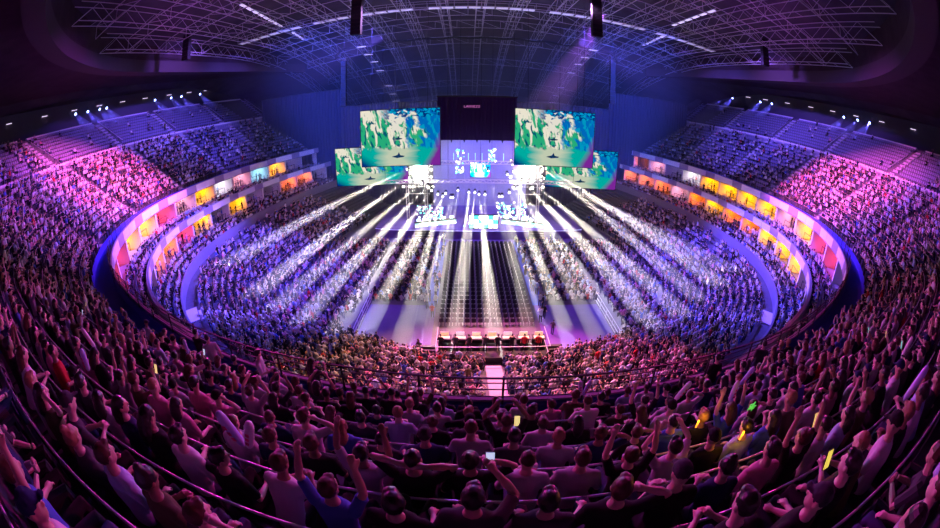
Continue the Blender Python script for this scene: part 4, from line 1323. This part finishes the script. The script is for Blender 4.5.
# ------------------------------------------------------------------ held things
def hand_point(i, key='R', up=0.0):
    k, idx, s, x, y, z, ang, px, py, _, hd = slots[i]
    return None
def near_seat(px, py):
    best = None
    for i in near_info:
        t = slots[i]
        e = math.hypot(t[7] - px, t[8] - py)
        if best is None or e < best[0]: best = (e, i)
    return best[1]
def local(i, v):
    t = slots[i]
    r = Matrix.Rotation(t[6], 3, 'Z') @ Vector(v)
    return Vector((t[3], t[4], t[5])) + r
stick_m = mat('stick_plastic', (0.50, 0.55, 0.95), 0.3, spec=0.6)
stick_w = mat('stick_white', (0.85, 0.85, 0.95), 0.3, spec=0.6)
def stick(p, tilt, rz, label, m=stick_m, L=0.5):
    o = empty('thunder_stick', p, rz)
    o.rotation_euler = (tilt[0], tilt[1], rz)
    tag(o, label, 'inflatable stick', 'inflatable cheering sticks')
    mb = MB(); mb.tube([(0, 0, 0), (0, 0, 0.03), (0, 0, 0.08), (0, 0, L * 0.5), (0, 0, L - 0.08), (0, 0, L - 0.02), (0, 0, L)], [0.008, 0.03, 0.045, 0.05, 0.048, 0.035, 0.008], 12, m); mb.build('tube', o)
    mb = MB()
    for t in (0.2, 0.3, 0.4):
        mb.box((0, -0.05, t * L / 0.6), (0.035, 0.006, 0.05), mat('stick_print', (0.75, 0.1, 0.25)))
    mb.build('print', o)
STICKS = [(208, 440, -0.10, 0), (218, 442, 0.45, 1), (180, 350, 0.2, 2), (735, 395, -0.2, 3), (740, 388, 0.25, 4), (800, 365, -0.4, 5), (565, 398, 0.15, 6), (578, 400, -0.2, 7), (826, 330, 0.3, 8), (905, 350, -0.2, 9), (60, 380, 0.5, 10), (90, 340, -0.3, 11), (900, 400, 0.3, 12), (660, 400, 0.3, 13)]
for px, py, t, j in STICKS:
    i = near_seat(px, py + 10)
    p = local(i, (0.22 if t > 0 else 0.16, 0.28, 1.18))
    stick(p, (0.15, t), 0.0, '%s inflatable stick held %s, %s' % (('white', 'pale blue')[j % 2 == 0], 'tilted' if abs(t) > 0.15 else 'upright', near_info[i][1].split(', ', 2)[2]), stick_m if j % 2 == 0 else stick_w)
def phone(p, ang, col, label, s=1.0):
    o = empty('phone', p, ang)
    o.rotation_euler = (-0.4, 0, ang)
    tag(o, label, 'phone', 'phones held by spectators')
    MB().box((0, 0.006, 0), (0.078 * s, 0.009, 0.155 * s), black_paint).build('case', o)
    MB().box((0, -0.001, 0), (0.070 * s, 0.004, 0.145 * s), mat('phone_glow_%d%d%d' % tuple(int(c * 9) for c in col), col, emit=col, strength=0.8)).build('display', o)
for j, (i, (pz, lab)) in enumerate([(i, v) for i, v in near_info.items() if v[0] == 5]):
    t = slots[i]
    phone(local(i, (0.13, 0.50, 1.22)), t[6], [(0.6, 0.7, 1.0), (1.0, 0.75, 0.3), (0.3, 0.9, 0.8)][j % 3], 'glowing phone of the spectator, ' + lab.split(', ', 2)[2])
for px, py, col, nm in ((828, 478, (1.0, 0.75, 0.12), 'bright yellow'), (505, 434, (1.0, 0.8, 0.3), 'small warm'), (840, 445, (1.0, 0.6, 0.2), 'small amber')):
    i = near_seat(px, py)
    phone(local(i, (0.20, 0.34, 1.0)), slots[i][6], col, '%s glowing phone, %s' % (nm, near_info[i][1].split(', ', 2)[2]), 1.25)
# drinks, added orange light on two heads, glowing toys
i = near_seat(755, 425)
o = empty('glow_toy', local(i, (0.1, 0.2, 1.42)))
tag(o, 'green glowing spiky toy held up among the seats, yellow suite side', 'toy')
gm = mat('green_glow', (0.1, 0.9, 0.2), emit=(0.15, 0.9, 0.10), strength=0.5)
mb = MB(); mb.ell((0, 0, 0), (0.045, 0.035, 0.04), gm, 8, 6); mb.build('body', o)
for a in range(5):
    MB().bar((0, 0, 0), (0.08 * math.cos(a * 1.25), 0, 0.08 * math.sin(a * 1.25)), 0.02, gm, 6, 0.006).build('spike', o)
MB().bar((0, 0, -0.2), (0, 0, -0.05), 0.012, black_paint, 6).build('handle', o)
for px, py, nm in ((683, 434, 'face of the cropped-haired spectator in blue'), (724, 440, 'cap wearer in black')):
    l = bpy.data.lights.new('glow', 'POINT'); l.energy = 4; l.color = (1, 0.38, 0.02); l.shadow_soft_size = 0.04  # added point lamp giving the head its orange light
    i = near_seat(px, py)
    lo = bpy.data.objects.new('glow', l); COL.objects.link(lo); lo.location = local(i, (0.32, -0.12, 1.36))
    o = empty('added_glow_stick', local(i, (0.34, -0.10, 1.22)))
    tag(o, 'short orange glow stick added to light the ' + nm, 'glow stick')
    MB().bar((0, 0, 0), (0, 0, 0.14), 0.012, mat('orange_glow', (1, 0.4, 0.05), emit=(1, 0.35, 0.02), strength=2), 8).build('tube', o)
    MB().bar((0, 0, -0.02), (0, 0, 0.0), 0.014, black_paint, 8).build('cap', o)
def cup(p, label, c=(0.9, 0.2, 0.35)):
    o = empty('drink_cup', p)
    tag(o, label, 'cup', 'drink cups')
    MB().bar((0, 0, 0), (0, 0, 0.13), 0.032, mat('cup_%d' % int(c[2] * 9), c, 0.3), 12, 0.042).build('cup', o)
    MB().bar((0, 0, 0.13), (0, 0, 0.14), 0.044, wall_white, 12).build('lid', o)
x, y, a = stand_pos[2]
q = Matrix.Rotation(a, 3, 'Z') @ Vector((0.2, 0.42, 1.14))
cup(Vector((x, y, F_row(0) + 0.01)) + q, 'pink drink cup held by the person walking along the walkway')
for px, py in ((265, 420), (500, 470), (640, 470)):
    i = near_seat(px, py)
    cup(local(i, (0.15, 0.36, 0.66)), 'pale red drink cup, ' + near_info[i][1].split(', ', 2)[2])

# ------------------------------------------------------------------ folding seats of the near rows
def seat_meshes():
    mb = MB()
    w, h, n = 0.235, 0.44, 9
    prof = []
    for i in range(n):
        t = i / (n - 1) * pi
        prof.append((-math.cos(t) * w, 0.34 + h - 0.10 + math.sin(t) ** 0.6 * 0.10))
    prof = [(-w, 0.40)] + prof + [(w, 0.40)]
    fr = [Vector((x, 0.00 - 0.04 * (1 - (x / w) ** 2), z)) for x, z in prof]
    bk = [v + Vector((0, -0.035, 0)) for v in fr]
    m = len(fr)
    mb.add(fr + bk, [tuple(range(m)), tuple(range(m, 2 * m))[::-1]] + [(i, m + i, m + (i + 1) % m, (i + 1) % m) for i in range(m)], seat_plastic)
    back = mb.mesh('backrest')
    mb = MB(); mb.loft([[Vector((x * sx, y, z)) for x, z in ((-0.21, 0.40 + dz), (0.21, 0.40 + dz), (0.21, 0.44 + dz), (-0.21, 0.44 + dz))] for y, dz, sx in ((0.02, 0.0, 0.94), (0.2, -0.01, 1.0), (0.38, 0.02, 1.0), (0.43, 0.03, 0.85))], seat_plastic, smooth=False)
    pan = mb.mesh('seat_pan')
    mb = MB(); mb.bar((-0.2, -0.02, 0.0), (-0.2, -0.02, 0.42), 0.018, steel_dark); mb.bar((-0.2, -0.02, 0.42), (0.2, -0.02, 0.42), 0.018, steel_dark); mb.bar((-0.2, -0.06, 0.4), (-0.2, -0.06, 0.8), 0.012, steel_dark)
    return back, pan, mb.mesh('bracket')
SM = seat_meshes()
def add_seat(t, label):
    k, idx, s, x, y, z, ang = t[:7]
    r = bpy.data.objects.new('stadium_seat', SM[2]); COL.objects.link(r)
    nx, ny = NRM(s)
    r.location = (x + nx * 0.24, y + ny * 0.24, z)
    r.rotation_euler = (0, 0, ang)
    tag(r, label, 'seat', 'black folding seats of the near rows')
    for nm, me in (('backrest', SM[0]), ('seat_pan', SM[1])):
        o = bpy.data.objects.new(nm, me); COL.objects.link(o); o.parent = r
seat_i = sorted([i for i in list(near) + [j for j in empty_seats if -4 < slots[j][7] < 944 and slots[j][8] < 540]], key=lambda i: slots[i][9])
ind = set(seat_i[:296])
for i in ind:
    t = slots[i]
    add_seat(t, '%s black folding seat, %s row, %s from the middle, %s' % ('occupied' if i in near else 'empty', ordn(t[0] + 1), ordn(t[1] + 1), YS if t[2] > 0 else RS))

# row rails: one per row and block
for k in range(NROW):
    edges = [(-13, 13)] + [(13, 25.5), (25.5, 38), (38, 50.5)] + [(-25.5, -13), (-38, -25.5), (-50.5, -38)]
    for bi, (a, b) in enumerate(edges):
        a2, b2 = a + 0.75, b - 0.75
        r = empty('row_rail')
        blk = 'middle block' if bi == 0 else '%s block from the middle, %s' % (ordn(bi if bi < 4 else bi - 3), YS if a > 0 else RS)
        tag(r, 'thin metal rail of the %s row, %s' % (ordn(k + 1), blk), 'rail', 'row rails of the upper tier')
        ss = np.linspace(a2, b2, int((b2 - a2) / 0.7))
        xs_, ys_ = O(ss, O_row(k) + 0.06)
        z = F_row(k) + 1.03
        if (Vector((float(xs_[0]), float(ys_[0]), z)) - CAM).length > 60: continue
        mb = MB(); mb.tube([(float(p), float(q), z) for p, q in zip(xs_, ys_)], 0.017, 6, rail_mat); mb.build('rail', r)
        mb = MB()
        for j in range(0, len(ss), 3):
            mb.bar((float(xs_[j]), float(ys_[j]), F_row(k)), (float(xs_[j]), float(ys_[j]), z), 0.016, steel_dark)
        mb.build('post', r)['kind'] = 'stuff'

# aisle steps, the light on them put into the pale colour
step_m = mat('aisle_step', (0.42, 0.40, 0.50), 0.7)
for sg_ in (-1, 1):
    for ai, a in enumerate(AISLES):
        s = sg_ * a
        o = empty('aisle_stair')
        tag(o, 'pale stepped aisle climbing the upper tier, %s from the middle, %s' % (ordn(ai + 1), YS if s > 0 else RS), 'stairs', 'stepped aisles')
        mb, mh = MB(), MB()
        ang = math.atan2(float(NRM(s)[0]), -float(NRM(s)[1]))
        for k in range(NROW):
            for hf in (0, 1):
                x, y = O(s, O_row(k) - 0.3 + 0.4 * hf - 0.2)
                h = 0.24 * (hf) + 0.05
                mb.box((float(x), float(y), F_row(k) + h / 2), (1.1, 0.38, h), step_m, ang)
        mb.build('step', o)
        for j in range(NUP):
            for hf in (0, 1):
                x, y = O(s, OU_row(j) - 0.3 + 0.42 * hf - 0.2)
                h = 0.3 * hf + 0.05
                mh.box((float(x), float(y), U_row(j) + h / 2), (1.3, 0.4, h), step_m, ang)
        mh.build('upper_step', o)
        mb = MB()
        for side in (-0.7, 0.7):
            ds = side
            p = [O(s + ds, 15.3), O(s + ds, 23.2)]
            mb.bar((float(p[0][0]), float(p[0][1]), U_row(0) + 0.9), (float(p[1][0]), float(p[1][1]), U_row(8) + 0.95), 0.05, wall_white)
        mb.build('handrail', o)

# ------------------------------------------------------------------ the rest of the crowd (thousands) as one object
def low_proto(pi_, hair, n, fine=False):
    pr = figure(POSES[pi_], hair, n, False) if fine else None
    V, F, M = [], [], []
    if fine:
        for nm, slot in (('body', 0), ('hair', 1), ('shirt', 2), ('trousers', 3)):
            mb = pr[nm]; b = len(V)
            V += mb.v
            F += [tuple(i + b for i in f) for f in mb.f]
            M += [slot] * len(mb.f)
    else:
        po = POSES[pi_]
        H = Vector((0, 0, 0.93 if po['stand'] else 0.53))
        def put(mb, slot):
            b = len(V)
            V.extend(mb.v); F.extend([tuple(i + b for i in f) for f in mb.f]); M.extend([slot] * len(mb.f))
        l = po['lean']; sp = Vector((0, math.sin(l), math.cos(l)))
        rings = [[H + sp * t + Vector((rx * math.cos(2 * pi * k / 6), ry * math.sin(2 * pi * k / 6), 0)) for k in range(6)] for t, rx, ry in ((-0.08, 0.17, 0.13), (0.2, 0.16, 0.12), (0.43, 0.21, 0.12), (0.53, 0.07, 0.07))]
        mb = MB(); mb.loft(rings); put(mb, 2)
        hc = H + sp * 0.53 + Vector((0, 0.03, 0.16))
        mb = MB(); mb.ell(hc + Vector((0, 0.012, -0.01)), (0.075, 0.09, 0.115), None, 6, 4); put(mb, 0)
        mb = MB(); mb.ell(hc + Vector((0, -0.02, 0.03)), (0.085, 0.10, 0.10), None, 6, 4); put(mb, 1)
        for e, key in ((-1, 'L'), (1, 'R')):
            el, wr = po[key]
            sh_ = H + sp * 0.44 + Vector((e * 0.19, 0, 0))
            el, wr = Vector((e * el[0], el[1], el[2])), Vector((e * wr[0], wr[1], wr[2]))
            mb = MB(); mb.bar(sh_, el, 0.055, None, 4, 0.045); put(mb, 2)
            mb = MB(); mb.bar(el, wr, 0.042, None, 4, 0.036); put(mb, 0)
            kn = Vector((e * 0.11, 0.03, 0.49)) if po['stand'] else Vector((e * 0.13, 0.43, 0.53))
            mb = MB(); mb.bar(H + Vector((e * 0.09, 0, -0.02)), kn, 0.095, None, 4, 0.065); mb.bar(kn, (kn.x, kn.y - 0.03, 0.02), 0.065, None, 4, 0.05); put(mb, 3)
    return np.array([tuple(v) for v in V], float), F, np.array(M)
LOW = {}
def lowp(pz, hair, fine):
    k = (pz, hair, fine)
    if k not in LOW: LOW[k] = low_proto(pz, hair, 7, fine)
    return LOW[k]
CR_MATS = SKIN + [h[1] for h in HAIRM] + [CM[c[0]] for c in CLOTH] + TROU
class Big:
    def __init__(s): s.V, s.li, s.ls, s.mi, s.n = [], [], [], [], 0
    def add(s, V, F, M):
        s.V.append(V)
        for f in F: pass
        s.li.append(np.fromiter((i for f in F for i in f), int) + s.n)
        s.ls.append(np.fromiter((len(f) for f in F), int))
        s.mi.append(M)
        s.n += len(V)
    def add_c(s, V, li, ls, M):
        s.V.append(V); s.li.append(li + s.n); s.ls.append(ls); s.mi.append(M); s.n += len(V)
    def build(s, name, mats, smooth=False):
        V = np.concatenate(s.V); li = np.concatenate(s.li); ls = np.concatenate(s.ls); mi = np.concatenate(s.mi)
        me = bpy.data.meshes.new(name)
        me.vertices.add(len(V)); me.vertices.foreach_set('co', V.astype(np.float32).ravel())
        me.loops.add(len(li)); me.loops.foreach_set('vertex_index', li.astype(np.int32))
        me.polygons.add(len(ls))
        me.polygons.foreach_set('loop_start', (np.cumsum(ls) - ls).astype(np.int32))
        for m in mats: me.materials.append(m)
        me.polygons.foreach_set('material_index', mi.astype(np.int32))
        me.polygons.foreach_set('use_smooth', np.full(len(ls), smooth))
        me.update(calc_edges=True)
        o = bpy.data.objects.new(name, me); COL.objects.link(o)
        return o
big = Big()
PCACHE = {}
SHW_DARK = np.array([26, 12, 12, 14, 8, 6, 5, 4, 5, 4], float)
def put_person(x, y, z, ang, poses, fine, light=0.3):
    pz = RNG.choice(poses)
    x += RNG.uniform(-.11, .11); y += RNG.uniform(-.11, .11); ang += RNG.uniform(-.35, .35)
    hair = RNG.choice(HAIRS) if fine else 'short'
    key = (pz, hair, fine)
    if key not in PCACHE:
        V, F, M = lowp(*key)
        PCACHE[key] = (V, np.fromiter((i for f in F for i in f), int), np.fromiter((len(f) for f in F), int), M)
    V, li, ls, M = PCACHE[key]
    sc = RNG.uniform(0.92, 1.06)
    c, s = math.cos(ang) * sc, math.sin(ang) * sc
    W_ = np.empty_like(V)
    W_[:, 0] = x + V[:, 0] * c - V[:, 1] * s
    W_[:, 1] = y + V[:, 0] * s + V[:, 1] * c
    W_[:, 2] = z + V[:, 2] * sc
    if RNG.random() < light: sh_ = RNG.choice([3, 3, 3, 4, 8])
    else: sh_ = RNG.choices(range(10), [26, 14, 12, 10, 9, 5, 2, 4, 6, 5])[0]
    lut = np.array([RNG.choices([0, 1, 2], [4, 5, 1])[0], 3 + RNG.choices([0, 1, 2], [6, 4, 1])[0], 6 + sh_, 16 + RNG.choice([0, 0, 1])])
    big.add_c(W_, li, ls, lut[M])
def face_in(s):
    nx, ny = NRM(s)
    return math.atan2(float(nx), -float(ny))
def inview(x, y, z, m=30):
    if y < -4: return False
    p = proj((x, y, z))
    return -m < p[0] < 940 + m and -m < p[1] < 528 + m
SIT, STD = [0, 0, 0, 0, 1, 1, 2, 2, 3, 4, 6, 8, 8, 9, 5, 10], [10, 10, 11, 12]
for x, y, z, a in crowd_up:
    d = (Vector((x, y, z)) - CAM).length
    put_person(x, y, z, a, SIT, d < 24, 0.25)
seatsL = [slots[i] for i in empty_seats if i not in ind]
seat_pts = [(t[3], t[4], t[5], t[6]) for t in seatsL]
# top block
for j in range(NUP):
    for s in along(OU_row(j) - 0.2, 0.54, -SE, SE):
        if in_aisle(s, 0.9): continue
        x, y = map(float, O(s, OU_row(j) - 0.2))
        if y > 81 or not inview(x, y, U_row(j)): continue
        dens = 0.03
        if s < -22 and s > -44: dens = 0.8
        elif s > 22 and s < 44: dens = 0.7
        elif abs(s) <= 22: dens = 0.5
        elif s < -47 and s > -52: dens = 0.35
        if RNG.random() < dens: put_person(x, y, U_row(j), face_in(s), SIT, False, 0.4)
        nx, ny = NRM(s)
        seat_pts.append((x, y, U_row(j), face_in(s)))
# balconies
for o, z, st_, dn in ((-0.55, 9.2, 0, 0.85), (-1.9, 8.95, 0, 0.85), (1.6, 9.5, 1, 0.35), (2.6, 9.5, 1, 0.3), (-2.85, 5.9, 0, 0.9), (-3.75, 5.5, 0, 0.9), (-4.75, 5.1, 0, 0.85), (-0.8, 6.3, 1, 0.45), (-1.9, 6.3, 1, 0.4)):
    for s in along(o, 0.62, -SE, SE):
        x, y = map(float, O(s, o))
        if y > 82 or not inview(x, y, z): continue
        dd = dn * (0.7 if abs(s) > 85 else 1)
        if RNG.random() < dd: put_person(x, y, z, face_in(s) + RNG.uniform(-.4, .4) * st_, STD if st_ else SIT, False, 0.35)
        if not st_: seat_pts.append((x, y, z, face_in(s)))
# lower bowl
for j in range(NLOW):
    o = OL_row(j)
    for s in along(o, 0.55, -SE, SE):
        x, y = map(float, O(s, o))
        if y > 70 or not inview(x, y, L_row(j)): continue
        if abs(x) < 0.9 and y < 30: continue
        if abs(s) > 30 and j < 4 and abs(s) % 9 < 1.2: continue
        dens = 0.93 if y < 62 else 0.4
        if abs(s) > 55 and j < 5: dens = 0.55
        if RNG.random() < dens: put_person(x, y, L_row(j), face_in(s), SIT, False, 0.20)
        elif RNG.random() < 0.7: seat_pts.append((x, y, L_row(j), face_in(s)))
# hall floor
inner = [tuple(map(float, O(s, OL_row(NLOW - 1) - 0.9))) for s in np.arange(-SE, SE, 1.0)]
ix = np.array([p[0] for p in inner]); iy = np.array([p[1] for p in inner])
def inside(x, y):
    c = False
    n = len(inner)
    j = n - 1
    for i in range(n):
        if (iy[i] > y) != (iy[j] > y) and x < (ix[j] - ix[i]) * (y - iy[i]) / (iy[j] - iy[i]) + ix[i]: c = not c
        j = i
    return c
for yy in np.arange(26.5, 56.5, 0.92):
    for xx in np.arange(-26, 26, 0.56):
        x, y = float(xx) + RNG.uniform(-.06, .06), float(yy) + RNG.uniform(-.08, .08)
        if not inside(x, y): continue
        if y < 37:
            if abs(x) < 12.8 or (x < 0 and y < 33 and x > -15): continue
        elif abs(x) < 6.6: continue
        if abs(abs(x) - 13.4) < 0.6: continue
        if RNG.random() < 0.9: put_person(x, y, 0.0, math.atan2(x, 66 - y) * 1.0, SIT, False, 0.12)
for i in range(90):   # people standing at the back of the open floor and around the mixing desk
    x = RNG.uniform(-16, 16)
    y = RNG.uniform(26.8, 27.6) + abs(x) * 0.03
    if abs(x) < 5.8: continue
    put_person(x, y, 0.0, RNG.uniform(-1, 1), STD, False, 0.2)
for i in range(46):
    sx = RNG.choice([-1, 1])
    put_person(sx * RNG.uniform(5.3, 6.3), RNG.uniform(31, 57), 0.0, RNG.uniform(-1, 1), STD, False, 0.2)
cr = big.build('seated_crowd', CR_MATS)
tag(cr, 'dense crowd of thousands filling the tiers, balconies and floor', 'crowd', None, 'stuff')

# bare seats seen between and above the crowd
sb = Big()
def seat_box():
    mb = MB()
    mb.box((0, -0.02, 0.62), (0.44, 0.05, 0.40)); mb.box((0, 0.10, 0.45), (0.42, 0.20, 0.05)); mb.box((0, 0, 0.2), (0.06, 0.05, 0.42))
    return np.array(mb.v), np.fromiter((i for f in mb.f for i in f), int), np.fromiter((len(f) for f in mb.f), int)
SV, SLI, SLS = seat_box()
for x, y, z, a in seat_pts:
    c, s = math.cos(a), math.sin(a)
    W_ = np.empty_like(SV)
    bx, by = x + s * 0.22, y - c * 0.22
    W_[:, 0] = bx + SV[:, 0] * c - SV[:, 1] * s
    W_[:, 1] = by + SV[:, 0] * s + SV[:, 1] * c
    W_[:, 2] = z + SV[:, 2]
    sb.add_c(W_, SLI, SLS, np.zeros(len(SLS), int))
so = sb.build('grandstand_seating', [seat_blue])
tag(so, 'rows of blue-grey tip-up seats of the far tiers and top block', 'seats', None, 'stuff')

# ------------------------------------------------------------------ hall floor furniture
mb = MB()
for sx in (-1, 1):
    mb.add([(sx * 5.3, 26, 0.01), (sx * 12.6, 26, 0.01), (sx * 12.6, 37, 0.01), (sx * 5.3, 37, 0.01)], [(0, 1, 2, 3)], carpet)
    mb.add([(sx * 5.2, 37, 0.01), (sx * 6.4, 37, 0.01), (sx * 6.4, 58, 0.01), (sx * 5.2, 58, 0.01)], [(0, 1, 2, 3)], mat('blue_carpet', (0.10, 0.14, 0.55), 0.9))
mb.add([(-16, 57.2, 0.012), (16, 57.2, 0.012), (16, 61, 0.012), (-16, 61, 0.012)], [(0, 1, 2, 3)], carpet)
struct(mb.build('floor_carpet'))
chair_m = mat('event_chair', (0.03, 0.025, 0.05), 0.6)
pale_m = mat('chair_card', (0.30, 0.30, 0.60), 0.6)
mb = MB(); mb.box((0, 0, 0.45), (0.42, 0.42, 0.05), chair_m); mb.box((0, -0.2, 0.66), (0.42, 0.04, 0.40), chair_m)
for a in (-1, 1):
    for b in (-1, 1): mb.box((a * 0.18, b * 0.18, 0.22), (0.03, 0.03, 0.44), steel)
mb.box((0, 0.02, 0.485), (0.26, 0.16, 0.02), pale_m)
CH = mb.mesh('event_chair')
rowsy = list(np.arange(33, 56.5, 0.98))
cols = list(np.arange(-4.5, 5.0, 0.64))
cnt = 0
rest = Big()
CV = np.array(CH and mb.v); CLI = np.fromiter((i for f in mb.f for i in f), int); CLS = np.fromiter((len(f) for f in mb.f), int); CMI = np.array(mb.m)
for r_, y in enumerate(rowsy):
    for c_, x in enumerate(cols):
        if cnt < 290:
            o = bpy.data.objects.new('event_chair', CH); COL.objects.link(o); o.location = (float(x), float(y), 0)
            tag(o, 'central floor block event chair, %s row from mixing desk, %s from red suite side' % (ordn(r_ + 1), ordn(c_ + 1)), 'chair', 'event chairs of the central floor block')
            cnt += 1
        else:
            rest.add_c(CV + np.array([float(x), float(y), 0]), CLI, CLS, CMI)
ro = rest.build('event_chair_rows', mb.ms)
tag(ro, 'remaining empty event chairs in front of the stage in the central block', 'chairs', None, 'stuff')

# mixing-desk riser
r = empty('mixing_riser', (0.2, 27.6, 0))
tag(r, 'dark raised platform of the mixing desk at the near end of the floor', 'platform')
MB().box((0, 0, 0.5), (9.6, 2.8, 1.0), black_paint).build('platform', r)
mb = MB()
for sx in (-1, 1):
    mb.bar((sx * 4.7, -1.5, 1.2), (sx * 4.7, 1.5, 1.2), 0.03, steel); mb.bar((sx * 4.7, -1.5, 2.2), (sx * 4.7, 1.5, 2.2), 0.03, steel)
mb.bar((-4.7, -1.55, 2.2), (4.7, -1.55, 2.2), 0.03, steel)
mb.build('guard_rail', r)
for sx in (-1, 1):
    mb = MB()
    for i in range(6): mb.box((sx * 5.5, -1.4 + 0.28 * i, 0.1 + 0.1 * i), (1.2, 0.28, 0.2 + 0.2 * i), steel_dark)
    mb.build('stair', r)
for i in range(7):
    x = -3.9 + 1.36 * i
    d = empty('mixing_desk', (x, 28.0, 1.0))
    tag(d, 'small lit desk on the dark mixing riser, %s from red suite side' % ordn(i + 1), 'desk', 'desks on the mixing riser')
    MB().box((0, 0, 0.85), (1.2, 0.8, 0.08), steel_dark).build('desktop', d)
    MB().box((0, 0.3, 0.42), (1.1, 0.05, 0.8), black_paint).build('front_panel', d)
    MB().box((0, 0.2, 1.1), (0.7, 0.04, 0.36), mat('desk_glow_%d' % (i % 3), (1, 1, 1), emit=[(1, 0.6, 0.2), (0.9, 0.8, 1), (1, 0.8, 0.5)][i % 3], strength=0.5)).build('display', d)
    MB().box((0, -0.1, 0.92), (0.9, 0.35, 0.05), mat('desk_lit_glow', (1, 0.8, 0.5), emit=(1, 0.7, 0.35), strength=0.4)).build('control_surface', d)  # glow put into the surface in place of light falling on it
for i in range(8):
    x = -4.2 + 1.2 * i
    person((x + RNG.uniform(-.2, .2), 27.1, 1.0), RNG.uniform(-.5, .5), RNG.choice([10, 11, 12]), 'short', 0, RNG.choice(['black', 'red', 'dark grey']), 'person of the crew at the mixing desks, %s from red suite side' % ordn(i + 1), 'crew at the mixing desks')
# white crowd barriers on the open floor
for sx, nm in ((-1, 'red suite side'), (1, 'orange suite side')):
    for j, (a, b) in enumerate((((12.7, 27.8), (12.7, 38)), ((13.2, 28.2), (19.5, 31.5)))):
        A, B = Vector((sx * a[0], a[1], 0)), Vector((sx * b[0], b[1], 0))
        o = empty('crowd_barrier', A)
        tag(o, '%s pale metal barrier line beside the open floor, %s' % (('long straight', 'slanting')[j], nm), 'barrier', 'barrier lines on the floor')
        D = B - A
        mb = MB()
        for z in (0.15, 0.6, 1.1): mb.bar(Vector((0, 0, z)), D + Vector((0, 0, z)), 0.03, rail_mat)
        mb.build('rail', o)
        n = int(D.length / 2)
        for i in range(n + 1): MB().bar(D * i / n, D * i / n + Vector((0, 0, 1.1)), 0.03, rail_mat).build('post', o)
# stairs running down through the near lower bowl, and the pale landings at its corners
o = empty('bowl_stair')
tag(o, 'pale central stair running down through the lower tier below the parapet', 'stairs')
mb = MB()
for j in range(NLOW):
    x, y = map(float, O(0, OL_row(j)))
    mb.box((0.2, y, L_row(j) + 0.04), (1.3, 0.8, 0.08), wall_grey)
mb.build('step', o)
for sx, nm in ((-1, 'red suite side'), (1, 'yellow suite side')):
    s = px_s(182 if sx < 0 else 768, 318, 4.6, -6.0)
    o = empty('corner_stair')
    tag(o, 'white corner stair and landing at the end of the lower bowl, ' + nm, 'stairs', 'corner stairs')
    mb = MB()
    a = face_in(s)
    x, y = map(float, O(s, -6.0)); mb.box((x, y, 4.62), (3.0, 1.5, 0.1), wall_white, a); mb.build('landing', o)
    mb = MB()
    for j in range(8):
        x, y = map(float, O(s, -7.2 - 0.85 * j)); mb.box((x, y, L_row(j) + 0.05), (2.2, 0.75, 0.12), wall_white, a)
    mb.build('step', o)
